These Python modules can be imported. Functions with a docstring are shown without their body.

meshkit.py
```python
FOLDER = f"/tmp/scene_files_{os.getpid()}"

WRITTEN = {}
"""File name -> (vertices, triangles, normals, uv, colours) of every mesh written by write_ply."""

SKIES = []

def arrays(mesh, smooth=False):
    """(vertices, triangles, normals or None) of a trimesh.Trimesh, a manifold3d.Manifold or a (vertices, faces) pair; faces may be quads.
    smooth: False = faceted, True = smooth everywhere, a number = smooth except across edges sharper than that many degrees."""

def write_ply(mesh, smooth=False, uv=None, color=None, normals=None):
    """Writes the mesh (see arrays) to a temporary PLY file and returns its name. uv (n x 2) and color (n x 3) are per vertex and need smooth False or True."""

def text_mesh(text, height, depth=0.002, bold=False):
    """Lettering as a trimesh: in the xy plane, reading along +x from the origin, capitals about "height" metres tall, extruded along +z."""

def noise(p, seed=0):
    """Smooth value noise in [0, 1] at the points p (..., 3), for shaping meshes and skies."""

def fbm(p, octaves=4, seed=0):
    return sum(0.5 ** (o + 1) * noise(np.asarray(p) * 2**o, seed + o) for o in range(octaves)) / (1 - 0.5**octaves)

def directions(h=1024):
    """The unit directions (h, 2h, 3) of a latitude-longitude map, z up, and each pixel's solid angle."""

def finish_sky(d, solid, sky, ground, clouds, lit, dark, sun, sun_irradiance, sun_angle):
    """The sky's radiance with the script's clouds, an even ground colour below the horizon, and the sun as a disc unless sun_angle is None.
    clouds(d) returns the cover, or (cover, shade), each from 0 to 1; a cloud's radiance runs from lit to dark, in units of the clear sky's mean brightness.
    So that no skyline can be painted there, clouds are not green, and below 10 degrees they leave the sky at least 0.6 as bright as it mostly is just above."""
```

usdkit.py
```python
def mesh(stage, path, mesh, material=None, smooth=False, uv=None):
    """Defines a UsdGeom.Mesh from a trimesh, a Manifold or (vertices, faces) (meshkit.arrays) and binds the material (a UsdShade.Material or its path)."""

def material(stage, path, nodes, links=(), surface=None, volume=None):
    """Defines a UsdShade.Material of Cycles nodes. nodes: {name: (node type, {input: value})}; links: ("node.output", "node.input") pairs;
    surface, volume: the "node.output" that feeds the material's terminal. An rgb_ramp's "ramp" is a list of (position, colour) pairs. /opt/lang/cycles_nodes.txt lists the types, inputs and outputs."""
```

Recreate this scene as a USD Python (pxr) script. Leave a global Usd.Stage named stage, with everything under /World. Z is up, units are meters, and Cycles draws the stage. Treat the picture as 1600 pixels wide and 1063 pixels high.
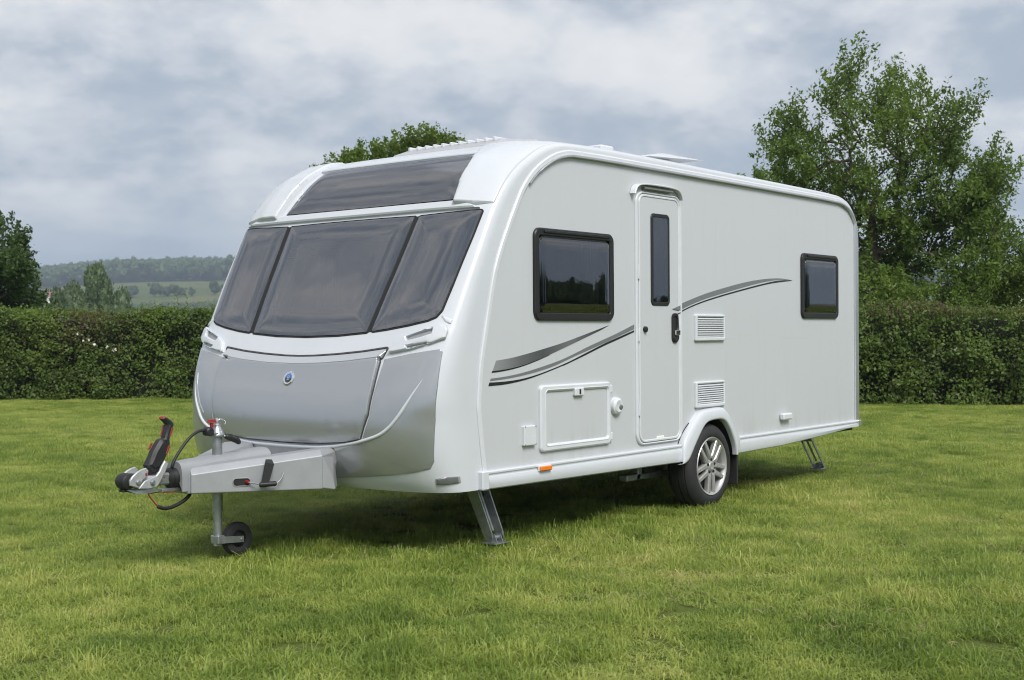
import math, random
import numpy as np, trimesh, usdkit, meshkit
import manifold3d as m3
from scipy.interpolate import Akima1DInterpolator, PchipInterpolator
from scipy.spatial import cKDTree
from shapely import affinity
from shapely.geometry import Polygon, box as rect, LineString, MultiPolygon
from shapely.ops import unary_union
from shapely.prepared import prep
from pxr import Usd, UsdGeom, UsdLux, UsdShade, Gf, Sdf, Vt

stage = Usd.Stage.CreateInMemory()
UsdGeom.SetStageUpAxis(stage, UsdGeom.Tokens.z)
UsdGeom.SetStageMetersPerUnit(stage, 1.0)
world = UsdGeom.Xform.Define(stage, '/World')
stage.SetDefaultPrim(world.GetPrim())

# ------------------------------------------------------------------ camera, sky, sun, exposure
EYE = np.array([-5.604, -4.739, 1.299])
YAW, PITCH, ROLL = math.radians(38.8), math.radians(-.328), math.radians(-.375)
EXPOSURE = 1.4
SUN_TO = np.array([-.42, -.80, .95]); SUN_TO = SUN_TO/np.linalg.norm(SUN_TO)
SUN_INTENSITY, SUN_ANGLE, SKY_STRENGTH = 0.385, 24.0, 0.05

fwd = np.array([math.cos(YAW)*math.cos(PITCH), math.sin(YAW)*math.cos(PITCH), math.sin(PITCH)])
right = np.cross(fwd, [0, 0, 1.]); right /= np.linalg.norm(right); upv = np.cross(right, fwd)
r2 = right*math.cos(ROLL) + upv*math.sin(ROLL); u2 = -right*math.sin(ROLL) + upv*math.cos(ROLL)
cam = UsdGeom.Camera.Define(stage, '/World/camera')
cam.AddTransformOp().Set(Gf.Matrix4d(*r2, 0, *u2, 0, *(-fwd), 0, *EYE, 1))
cam.CreateHorizontalApertureAttr(36.0); cam.CreateVerticalApertureAttr(36.0*680/1024)
cam.CreateFocalLengthAttr(45.0); cam.CreateFStopAttr(5.6); cam.CreateFocusDistanceAttr(8.2)
cam.CreateClippingRangeAttr(Gf.Vec2f(.1, 30000)); cam.CreateExposureAttr(EXPOSURE)

def mat(name, nodes, links=(), surface='p.BSDF', volume=None):
    return usdkit.material(stage, '/World/Looks/' + name, nodes, links, surface, volume)

CLOUD = 7.5        # cloud radiance against the clear sky
def make_sky():
    el = math.asin(SUN_TO[2]); rot = math.atan2(SUN_TO[0], SUN_TO[1])
    # cloud sheet: the view direction is carried onto a flat layer overhead, so clouds crowd together towards the horizon
    n = {'tc': ('texture_coordinate', {}), 'sx': ('separate_xyz', {}),
         'zc': ('math', {'math_type': 'maximum', 'value2': .0}), 'zo': ('math', {'math_type': 'add', 'value2': .40}),
         'dx': ('math', {'math_type': 'divide'}), 'dy': ('math', {'math_type': 'divide'}), 'cv': ('combine_xyz', {'z': .3}),
         'map': ('mapping', {'scale': (1, 1, 1), 'rotation': (0, 0, .67), 'location': (3.1, 1.7, 0)}),
         'n1': ('noise_texture', {'scale': 4.0, 'detail': 10, 'roughness': .60, 'distortion': .10}),
         'map2': ('mapping', {'scale': (1.05, 1.05, 1)}), 'n1b': ('noise_texture', {'scale': 4.0, 'detail': 10, 'roughness': .60, 'distortion': .10}),
         'df': ('math', {'math_type': 'subtract'}), 'e': ('math', {'math_type': 'multiply_add', 'value2': 1.6}),
         'n2': ('noise_texture', {'scale': 1.7, 'detail': 5, 'roughness': .5}),
         'n3': ('noise_texture', {'scale': 11.5, 'detail': 8, 'roughness': .58, 'distortion': .2}),
         'r1': ('rgb_ramp', {'ramp': [(0.0, (.42, .48, .56)), (.28, (.47, .53, .61)), (.38, (.57, .615, .68)), (.45, (.67, .70, .755)), (.52, (.75, .77, .81)), (.60, (.85, .86, .875)), (.70, (.97, .96, .95)), (1, (1.1, 1.08, 1.05))]}),
         'a': ('math', {'math_type': 'multiply_add', 'value2': .52, 'value3': .0}),
         'b': ('math', {'math_type': 'multiply_add', 'value2': .20}), 'c': ('math', {'math_type': 'multiply_add', 'value2': .30}),
         'hz': ('map_range', {'range_type': 'smoothstep', 'from_min': .015, 'from_max': .12, 'to_min': 1, 'to_max': 0}),
         'hm': ('mix', {'color2': (.47, .57, .69)}), 'hs': ('math', {'math_type': 'multiply', 'value2': .85}),
         'sky': ('sky_texture', {'sky_type': 'single_scattering', 'sun_disc': False, 'sun_elevation': el, 'sun_rotation': rot, 'aerosol_density': 2.0}),
         'cs': ('mix', {'mix_type': 'multiply', 'fac': 1.0, 'color2': (CLOUD, CLOUD, CLOUD)}),
         'mx': ('mix', {'fac': .93}), 'bg': ('background_shader', {'strength': SKY_STRENGTH})}
    l = [('tc.generated', 'sx.vector'), ('sx.z', 'zc.value1'), ('zc.value', 'zo.value1'), ('sx.x', 'dx.value1'), ('zo.value', 'dx.value2'),
         ('sx.y', 'dy.value1'), ('zo.value', 'dy.value2'), ('dx.value', 'cv.x'), ('dy.value', 'cv.y'), ('cv.vector', 'map.vector'),
         ('map.vector', 'n1.vector'), ('map.vector', 'n2.vector'), ('map.vector', 'n3.vector'),
         ('n1.fac', 'a.value1'), ('n2.fac', 'b.value1'), ('a.value', 'b.value3'), ('n3.fac', 'c.value1'), ('b.value', 'c.value3'), ('map.vector', 'map2.vector'), ('map2.vector', 'n1b.vector'), ('n1b.fac', 'df.value1'), ('n1.fac', 'df.value2'), ('df.value', 'e.value1'), ('c.value', 'e.value3'), ('e.value', 'r1.fac'),
         ('sx.z', 'hz.value'), ('hz.result', 'hs.value1'), ('hs.value', 'hm.fac'), ('r1.color', 'hm.color1'), ('hm.color', 'cs.color1'),
         ('sky.color', 'mx.color1'), ('cs.color', 'mx.color2'), ('mx.color', 'bg.color')]
    m = mat('sky', n, l, 'bg.background')
    d = UsdLux.DomeLight.Define(stage, '/World/sky')
    UsdShade.MaterialBindingAPI.Apply(d.GetPrim()).Bind(m)
    d.GetPrim().SetCustomDataByKey('kind', 'structure')
    d.GetPrim().SetCustomDataByKey('label', 'broken grey and white cloud sky over the field'); d.GetPrim().SetCustomDataByKey('category', 'sky')
make_sky()
sun = UsdLux.DistantLight.Define(stage, '/World/sun')
sun.CreateIntensityAttr(SUN_INTENSITY); sun.CreateAngleAttr(SUN_ANGLE); sun.CreateNormalizeAttr(True); sun.CreateColorAttr(Gf.Vec3f(1, .975, .94))
_z = SUN_TO; _x = np.cross([0, 0, 1.], _z); _x /= np.linalg.norm(_x); _y = np.cross(_z, _x)
sun.AddTransformOp().Set(Gf.Matrix4d(*_x, 0, *_y, 0, *_z, 0, 0, 0, 50, 1))

# ------------------------------------------------------------------ helpers
def name_of(parent, name):
    p, k = f'{parent}/{name}', 0
    while stage.GetPrimAtPath(p):
        k += 1; p = f'{parent}/{name}_{k:03d}'
    return p

def path_of(o): return '/World' if o is None else str(o.GetPath())

def obj(name, mesh, m, parent=None, smooth=32, label=None):
    g = usdkit.mesh(stage, name_of(path_of(parent), name), mesh, m, smooth)
    if label: g.GetPrim().SetCustomDataByKey('label', label)
    return g.GetPrim()

def tag(o, label=None, category=None, group=None, kind=None):
    for k, v in (('label', label), ('category', category), ('group', group), ('kind', kind)):
        if v: o.SetCustomDataByKey(k, v)
    return o

def thing(name, label, category, loc=(0, 0, 0), rotz=0., scale=None, group=None, ref=None):
    x = UsdGeom.Xform.Define(stage, name_of('/World', name))
    x.AddTranslateOp().Set(Gf.Vec3d(*map(float, loc))); x.AddRotateZOp().Set(float(math.degrees(rotz)))
    if scale is not None: x.AddScaleOp().Set(Gf.Vec3f(*map(float, scale)))
    if ref is not None:
        x.GetPrim().GetReferences().AddInternalReference(ref); x.GetPrim().SetInstanceable(True)
    return tag(x.GetPrim(), label, category, group)

def cat(*ms): return trimesh.util.concatenate([m for m in ms])

def box(c, size, bevel=.004):
    h = np.array(size, float)/2; b = min(bevel, h.min()*.49)
    pts = [np.array([sx*(h[0] - (b if k != 0 else 0)), sy*(h[1] - (b if k != 1 else 0)), sz*(h[2] - (b if k != 2 else 0))])
           for sx in (-1, 1) for sy in (-1, 1) for sz in (-1, 1) for k in range(3)]
    return trimesh.Trimesh(np.array(pts) + np.asarray(c, float), process=False).convex_hull

def hull(pts): return trimesh.Trimesh(np.asarray(pts, float), process=False).convex_hull

def tube(pts, r, sides=10, caps=True):
    p = np.asarray(pts, float); n = len(p); r = np.broadcast_to(np.asarray(r, float), (n,))
    t = np.gradient(p, axis=0); t /= np.linalg.norm(t, axis=1, keepdims=True) + 1e-12
    a = np.cross(t[0], [0, 0, 1.] if abs(t[0][2]) < .9 else [1., 0, 0]); a /= np.linalg.norm(a)
    A = []
    for i in range(n):
        a = a - t[i]*(a @ t[i]); a /= np.linalg.norm(a) + 1e-12; A.append(a)
    A = np.array(A); B = np.cross(t, A); an = np.arange(sides)*2*np.pi/sides
    v = p[:, None] + r[:, None, None]*(np.cos(an)[None, :, None]*A[:, None] + np.sin(an)[None, :, None]*B[:, None])
    i, j = np.meshgrid(np.arange(n - 1), np.arange(sides), indexing='ij')
    q = np.stack([i*sides + j, i*sides + (j + 1) % sides, (i + 1)*sides + (j + 1) % sides, (i + 1)*sides + j], -1).reshape(-1, 4)
    f = np.vstack([q[:, [0, 1, 2]], q[:, [0, 2, 3]]]); v = v.reshape(-1, 3)
    if caps:
        k = len(v); v = np.vstack([v, p[0], p[-1]]); e = (n - 1)*sides
        f = np.vstack([f, [[k, (j + 1) % sides, j] for j in range(sides)], [[k + 1, e + j, e + (j + 1) % sides] for j in range(sides)]])
    return trimesh.Trimesh(v, f, process=False)

def curve(pts, n=24):
    p = np.asarray(pts, float); s = np.concatenate([[0], np.cumsum(np.linalg.norm(np.diff(p, axis=0), axis=1))])
    return Akima1DInterpolator(s, p)(np.linspace(0, s[-1], n)) if len(p) > 2 else p[0] + (p[1] - p[0])*np.linspace(0, 1, n)[:, None]

def lathe(profile, c, axis='y', n=48):
    """profile: (distance along the axis, radius) pairs, closed or open, turned about an axis through c"""
    p = np.asarray(profile, float); an = np.arange(n)*2*np.pi/n; k = len(p)
    d = {'y': ([0, 1, 0], [1, 0, 0], [0, 0, 1]), 'x': ([1, 0, 0], [0, 1, 0], [0, 0, 1]), 'z': ([0, 0, 1], [1, 0, 0], [0, 1, 0])}[axis]
    ax, e1, e2 = (np.array(x, float) for x in d)
    v = np.asarray(c, float) + p[:, None, :1]*ax + p[:, None, 1:]*(np.cos(an)[None, :, None]*e1 + np.sin(an)[None, :, None]*e2)
    i, j = np.meshgrid(np.arange(k - 1), np.arange(n), indexing='ij')
    q = np.stack([i*n + j, i*n + (j + 1) % n, (i + 1)*n + (j + 1) % n, (i + 1)*n + j], -1).reshape(-1, 4)
    m = trimesh.Trimesh(v.reshape(-1, 3), np.vstack([q[:, [0, 1, 2]], q[:, [0, 2, 3]]]), process=False)
    m.merge_vertices(); m.update_faces(m.nondegenerate_faces()); m.fix_normals()
    return m

def rod(a, b, r, sides=12): return tube([a, b], r, sides)

def rrect(x0, z0, x1, z1, r=.03): return rect(x0 + r, z0 + r, x1 - r, z1 - r).buffer(r, quad_segs=6)

def polys(g):
    if g.is_empty: return []
    return [p for p in getattr(g, 'geoms', [g]) if p.geom_type == 'Polygon' and p.area > 1e-9]

def clip_grid(g, us, vs):
    """flat triangles covering the polygon, cut along the lines us and vs so that it can be bent"""
    V, F = [], []
    x0, y0, x1, y1 = g.bounds
    us = np.unique(np.concatenate([[x0], [u for u in us if x0 < u < x1], [x1]])); vs = np.unique(np.concatenate([[y0], [v for v in vs if y0 < v < y1], [y1]]))
    pg = prep(g)
    for a, b in zip(us[:-1], us[1:]):
        for c, d in zip(vs[:-1], vs[1:]):
            cell = rect(a, c, b, d)
            if pg.contains(cell):
                k = len(V); V += [(a, c), (b, c), (b, d), (a, d)]; F += [(k, k + 1, k + 2), (k, k + 2, k + 3)]
            elif pg.intersects(cell):
                for q in polys(g.intersection(cell)):
                    rings = [np.array(q.exterior.coords)[:-1]] + [np.array(r.coords)[:-1] for r in q.interiors]
                    if not q.exterior.is_ccw: rings[0] = rings[0][::-1]
                    rings = [rings[0]] + [r[::-1] if q.interiors[i].is_ccw else r for i, r in enumerate(rings[1:])]
                    try: tri = m3.triangulate(rings)
                    except Exception: continue
                    k = len(V); V += [tuple(x) for r in rings for x in r]; F += [tuple(int(i) + k for i in t) for t in tri]
    return np.array(V, float).reshape(-1, 2), np.array(F, int).reshape(-1, 3)

def patch(g, to, d1, d0=None, bevel=0., us=(), vs=(), height=None):
    """A sheet over the polygon g lying d1 proud of the surface `to`, its edge eased over `bevel` and carried down to d0."""
    parts = [g] if bevel <= 0 else [g.buffer(-bevel), g.difference(g.buffer(-bevel))]
    V, F = np.zeros((0, 2)), np.zeros((0, 3), int)
    for part in parts:
        for p in polys(part):
            v, f = clip_grid(p, us, vs); F = np.vstack([F, f + len(V)]); V = np.vstack([V, v])
    key = np.round(V, 6); uq, inv = np.unique(key, axis=0, return_inverse=True); F = inv.reshape(-1)[F]; V = uq
    F = F[(F[:, 0] != F[:, 1]) & (F[:, 1] != F[:, 2]) & (F[:, 0] != F[:, 2])]
    h = np.full(len(V), float(d1)) if height is None else height(V)
    e = np.sort(np.vstack([F[:, [0, 1]], F[:, [1, 2]], F[:, [2, 0]]]), axis=1)
    _, first, count = np.unique(e, axis=0, return_index=True, return_counts=True)
    raw = np.vstack([F[:, [0, 1]], F[:, [1, 2]], F[:, [2, 0]]])[first[count == 1]]
    if bevel > 0: h[np.unique(raw)] -= bevel*.9
    P, N = to(V[:, 0], V[:, 1]); top = P + N*h[:, None]
    v0 = top[F[:, 0]]; fn = np.cross(top[F[:, 1]] - v0, top[F[:, 2]] - v0).sum(0) @ N.mean(0)
    if (np.cross(top[F[:, 1]] - v0, top[F[:, 2]] - v0)*N[F[:, 0]]).sum() < 0: F = F[:, ::-1]; raw = raw[:, ::-1]
    if d0 is None: return trimesh.Trimesh(top, F, process=False)
    rim = np.unique(raw); idx = {int(i): k + len(top) for k, i in enumerate(rim)}
    low = P[rim] + N[rim]*d0
    sides = [f for a, b in raw for f in ((b, a, idx[int(a)]), (b, idx[int(a)], idx[int(b)]))]
    return trimesh.Trimesh(np.vstack([top, low]), np.vstack([F, sides]), process=False)
# ------------------------------------------------------------------ materials
def plain(name, color, rough=.4, metallic=0., coat=0., bump=None, dirt=0., spec=.5, dirt_scale=3., rough_var=0.):
    n = {'p': ('principled_bsdf', {'base_color': color, 'roughness': rough, 'metallic': metallic, 'coat_weight': coat, 'coat_roughness': .06, 'specular_ior_level': spec}),
         'g': ('geometry', {})}
    l = []
    if bump:
        n['bn'] = ('noise_texture', {'scale': bump[0], 'detail': 3}); n['bp'] = ('bump', {'strength': bump[1], 'distance': bump[2]})
        l += [('g.position', 'bn.vector'), ('bn.fac', 'bp.height'), ('bp.normal', 'p.normal')]
    if dirt:
        n['dn'] = ('noise_texture', {'scale': dirt_scale, 'detail': 6, 'roughness': .62})
        n['dr'] = ('rgb_ramp', {'ramp': [(.32, tuple(np.array(color)*(1 - dirt))), (.62, color)]})
        l += [('g.position', 'dn.vector'), ('dn.fac', 'dr.fac'), ('dr.color', 'p.base_color')]
    if rough_var:
        n['rn'] = ('noise_texture', {'scale': 7, 'detail': 5}); n['rm'] = ('map_range', {'from_min': .3, 'from_max': .7, 'to_min': rough - rough_var, 'to_max': rough + rough_var})
        l += [('g.position', 'rn.vector'), ('rn.fac', 'rm.value'), ('rm.result', 'p.roughness')]
    return mat(name, n, l)

def window_glass(name, tint, ior, wave):
    n = {'g': ('geometry', {}), 'nz': ('noise_texture', {'scale': 2.2, 'detail': 2}), 'b': ('bump', {'strength': wave, 'distance': .02}),
         'f': ('fresnel', {'IOR': ior}), 't': ('transparent_bsdf', {'color': tint}), 'gl': ('glossy_bsdf', {'color': (.95, .96, 1), 'roughness': .02}), 'm': ('mix_closure', {})}
    return mat(name, n, [('g.position', 'nz.vector'), ('nz.fac', 'b.height'), ('b.normal', 'gl.normal'), ('f.fac', 'm.fac'), ('t.BSDF', 'm.closure1'), ('gl.BSDF', 'm.closure2')], 'm.closure')

M = {}
M['gelcoat'] = plain('white_gelcoat', (.565, .59, .625), .24, coat=.4, bump=(2.2, .12, .01), dirt=.04, dirt_scale=1.6, rough_var=.05)
M['wall'] = mat('painted_aluminium_wall', {'g': ('geometry', {}), 'w': ('noise_texture', {'scale': 1.3, 'detail': 2}), 'b': ('bump', {'strength': .16, 'distance': .012}),
    'mp': ('mapping', {'scale': (16, 16, .8)}), 'st': ('noise_texture', {'scale': 1., 'detail': 4, 'roughness': .6}), 'bl': ('noise_texture', {'scale': 1.2, 'detail': 4}),
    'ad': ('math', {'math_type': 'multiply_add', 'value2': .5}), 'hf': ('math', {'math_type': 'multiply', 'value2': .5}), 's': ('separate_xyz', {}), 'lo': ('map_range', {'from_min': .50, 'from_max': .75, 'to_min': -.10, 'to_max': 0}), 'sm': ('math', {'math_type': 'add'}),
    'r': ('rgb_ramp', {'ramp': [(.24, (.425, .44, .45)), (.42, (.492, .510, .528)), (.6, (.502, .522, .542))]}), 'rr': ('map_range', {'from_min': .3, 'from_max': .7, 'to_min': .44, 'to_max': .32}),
    'p': ('principled_bsdf', {'coat_weight': .2, 'coat_roughness': .12})},
    [('g.position', 'w.vector'), ('w.fac', 'b.height'), ('b.normal', 'p.normal'), ('b.normal', 'p.coat_normal'), ('g.position', 'mp.vector'), ('mp.vector', 'st.vector'), ('g.position', 'bl.vector'), ('bl.fac', 'hf.value1'), ('st.fac', 'ad.value1'), ('hf.value', 'ad.value3'),
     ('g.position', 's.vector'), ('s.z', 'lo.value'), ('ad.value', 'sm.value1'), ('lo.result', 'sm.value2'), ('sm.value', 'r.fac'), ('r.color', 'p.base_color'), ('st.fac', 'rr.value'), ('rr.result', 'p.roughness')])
M['trim'] = plain('white_plastic_trim', (.60, .62, .65), .3, dirt=.06, dirt_scale=9)
M['silver'] = plain('silver_paint', (.40, .415, .43), .22, metallic=.62, coat=.6)
M['silver_plastic'] = plain('silver_plastic', (.34, .35, .365), .55, metallic=.35, bump=(60, .06, .002), dirt=.10, dirt_scale=8)
M['alu'] = plain('anodised_aluminium', (.62, .63, .65), .34, metallic=.85, dirt=.1)
M['galv'] = plain('galvanised_steel', (.42, .44, .46), .42, metallic=.85, dirt=.35, dirt_scale=22)
M['alloy'] = plain('alloy_wheel', (.46, .46, .455), .45, metallic=.6, coat=.15, dirt=.12, dirt_scale=16)
M['chrome'] = plain('chrome', (.75, .76, .78), .08, metallic=1.0)
M['black'] = plain('black_plastic', (.017, .018, .019), .5, dirt=.2, spec=.4)
M['frame'] = plain('window_frame_rubber', (.012, .013, .013), .42, spec=.4)
M['rubber'] = plain('tyre_rubber', (.022, .022, .023), .72, bump=(90, .2, .003), dirt=.25, dirt_scale=12)
M['under'] = plain('underbody_board', (.035, .033, .030), .8, dirt=.3)
M['red'] = plain('red_plastic', (.27, .012, .014), .4)
M['red_dull'] = plain('dull_red_grip', (.24, .025, .022), .55)
M['amber'] = plain('amber_lens', (.80, .19, .02), .15, coat=.5)
M['lens'] = plain('grey_lens', (.13, .135, .135), .15, coat=.5)
M['decal_grey'] = plain('decal_silver_grey', (.20, .21, .22), .35, metallic=.3)
M['decal_pale'] = plain('decal_pale_silver', (.46, .47, .48), .35, metallic=.3)
M['decal_black'] = plain('decal_black', (.015, .015, .017), .3)
M['blue'] = plain('badge_blue', (.03, .13, .42), .2, coat=.6)
M['badge_dark'] = plain('badge_dark_green', (.015, .03, .02), .2, coat=.6)
M['cream'] = plain('cream_upholstery', (.50, .46, .40), .85, bump=(150, .3, .002))
M['curtain'] = plain('pale_curtain', (.66, .66, .64), .9)
M['wood'] = plain('light_oak_veneer', (.36, .25, .16), .45, dirt=.25)
M['dark'] = plain('dark_void', (.012, .012, .013), .8)
M['label'] = plain('pale_label', (.82, .83, .83), .35)
M['brick_red'] = plain('red_roof_tiles', (.30, .12, .08), .8, dirt=.3, dirt_scale=1)
M['render'] = plain('white_render', (.75, .74, .70), .8)
M['pale_silver'] = plain('pale_silver_paint', (.47, .485, .51), .28, metallic=.35, coat=.4)
M['straw'] = plain('dry_straw', (.33, .30, .14), .8, dirt=.4, dirt_scale=30)
M['milky'] = mat('milky_rooflight', {'p': ('principled_bsdf', {'base_color': (.66, .67, .68), 'roughness': .35}), 't': ('translucent_bsdf', {'color': (.75, .76, .78)}), 'm': ('mix_closure', {'fac': .5})}, [('p.BSDF', 'm.closure1'), ('t.BSDF', 'm.closure2')], 'm.closure')
M['coupling'] = plain('coupling_grey_paint', (.40, .41, .42), .38, metallic=.2, dirt=.25, dirt_scale=25)
M['gap'] = plain('panel_gap', (.05, .052, .056), .6)
M['glass_dark'] = plain('far_window_glass', (.03, .035, .04), .1)
M['front_glass'] = window_glass('tinted_front_window', (.42, .43, .46), 2.75, .30)
M['side_glass'] = window_glass('tinted_side_window', (.24, .25, .24), 2.15, .16)

# the gradient of the printed stripe: light grey at its near end, dark further back
M['decal_fade'] = mat('decal_grey_to_black', {'g': ('geometry', {}), 's': ('separate_xyz', {}), 'm': ('map_range', {'from_min': .10, 'from_max': 1.2}),
    'r': ('rgb_ramp', {'ramp': [(0, (.30, .31, .32)), (.25, (.13, .135, .14)), (.45, (.08, .083, .086)), (.7, (.16, .165, .17)), (1, (.05, .05, .052))]}),
    'p': ('principled_bsdf', {'roughness': .35, 'metallic': .2})}, [('g.position', 's.vector'), ('s.x', 'm.value'), ('m.result', 'r.fac'), ('r.color', 'p.base_color')])

def leaf_mat(name, dark, mid, light, sheen=.35, noise=.8, trans=.35):
    n = {'g': ('geometry', {}), 'n': ('noise_texture', {'scale': noise, 'detail': 3}), 'a': ('math', {'math_type': 'multiply_add', 'value2': .55, 'value3': .0}),
         's': ('math', {'math_type': 'multiply_add', 'value2': .62}), 'r': ('rgb_ramp', {'ramp': [(.22, dark), (.55, mid), (.9, light)]}),
         'p': ('principled_bsdf', {'roughness': .5, 'specular_ior_level': sheen}), 't': ('translucent_bsdf', {}), 'h': ('hsv', {'saturation': 1.05, 'value': 1.5}), 'm': ('mix_closure', {'fac': trans})}
    return mat(name, n, [('g.position', 'n.vector'), ('n.fac', 's.value1'), ('g.random_per_island', 'a.value1'), ('a.value', 's.value3'), ('s.value', 'r.fac'), ('r.color', 'p.base_color'),
                         ('r.color', 'h.color'), ('h.color', 't.color'), ('p.BSDF', 'm.closure1'), ('t.BSDF', 'm.closure2')], 'm.closure')
M['leaf_tree'] = leaf_mat('ash_leaves', (0.083, 0.137, 0.022), (0.164, 0.235, 0.041), (0.296, 0.347, 0.056))
M['leaf_back'] = leaf_mat('bright_leaves', (0.083, 0.132, 0.016), (0.154, 0.218, 0.029), (0.269, 0.311, 0.045))
M['leaf_dark'] = leaf_mat('dark_leaves', (0.038, 0.073, 0.016), (0.075, 0.127, 0.026), (0.142, 0.194, 0.036))
M['leaf_hedge'] = leaf_mat('hedge_leaves', (0.077, 0.121, 0.024), (0.161, 0.230, 0.040), (0.335, 0.405, 0.063), noise=1.3)
M['leaf_brown'] = leaf_mat('browned_leaves', (0.090, 0.069, 0.033), (0.179, 0.130, 0.069), (0.325, 0.244, 0.139), noise=2)
M['leaf_far'] = leaf_mat('far_leaves', (0.048, 0.082, 0.027), (0.083, 0.126, 0.039), (0.147, 0.182, 0.054), noise=.02, trans=.15)
M['bark'] = plain('bark', (.085, .068, .052), .9, bump=(18, .6, .02), dirt=.4, dirt_scale=8)
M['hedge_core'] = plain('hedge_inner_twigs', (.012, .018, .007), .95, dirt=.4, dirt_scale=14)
M['petal'] = plain('white_petal', (.55, .55, .50), .6)

# grass: blade colour from a slow patchiness over the ground, a quicker one, and the single blade
M['grass'] = mat('grass_blades', {'g': ('geometry', {}), 'n1': ('noise_texture', {'scale': .42, 'detail': 4, 'roughness': .6}), 'n2': ('noise_texture', {'scale': 3.1, 'detail': 4, 'roughness': .65}),
    'a': ('math', {'math_type': 'multiply_add', 'value2': 1.0, 'value3': -.56}), 'b': ('math', {'math_type': 'multiply_add', 'value2': 1.0}), 'c': ('math', {'math_type': 'multiply_add', 'value2': .46}),
    'r': ('rgb_ramp', {'ramp': [(.08, (.085, .135, .020)), (.32, (.170, .240, .038)), (.52, (.285, .345, .070)), (.68, (.385, .410, .110)), (.83, (.50, .455, .20)), (1.0, (.62, .53, .31))]}),
    'p': ('principled_bsdf', {'roughness': .48, 'specular_ior_level': .35}), 't': ('translucent_bsdf', {}), 'h': ('hsv', {'value': 1.35}), 'm': ('mix_closure', {'fac': .3})},
    [('g.position', 'n1.vector'), ('g.position', 'n2.vector'), ('n1.fac', 'a.value1'), ('n2.fac', 'b.value1'), ('a.value', 'b.value3'), ('g.random_per_island', 'c.value1'), ('b.value', 'c.value3'),
     ('c.value', 'r.fac'), ('r.color', 'p.base_color'), ('r.color', 'h.color'), ('h.color', 't.color'), ('p.BSDF', 'm.closure1'), ('t.BSDF', 'm.closure2')], 'm.closure')
M['lawn'] = mat('lawn_ground', {'g': ('geometry', {}), 'n1': ('noise_texture', {'scale': .42, 'detail': 4, 'roughness': .6}), 'n2': ('noise_texture', {'scale': 14, 'detail': 6, 'roughness': .7}),
    'b': ('math', {'math_type': 'multiply_add', 'value2': .55}), 'a': ('math', {'math_type': 'multiply', 'value2': .5}),
    'r': ('rgb_ramp', {'ramp': [(.3, (.050, .072, .016)), (.55, (.105, .130, .032)), (.8, (.19, .18, .075))]}), 'bp': ('bump', {'strength': .8, 'distance': .03}),
    'p': ('principled_bsdf', {'roughness': .9, 'specular_ior_level': .1})},
    [('g.position', 'n1.vector'), ('g.position', 'n2.vector'), ('n1.fac', 'a.value1'), ('n2.fac', 'b.value1'), ('a.value', 'b.value3'), ('b.value', 'r.fac'), ('r.color', 'p.base_color'), ('n2.fac', 'bp.height'), ('bp.normal', 'p.normal')])
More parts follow.
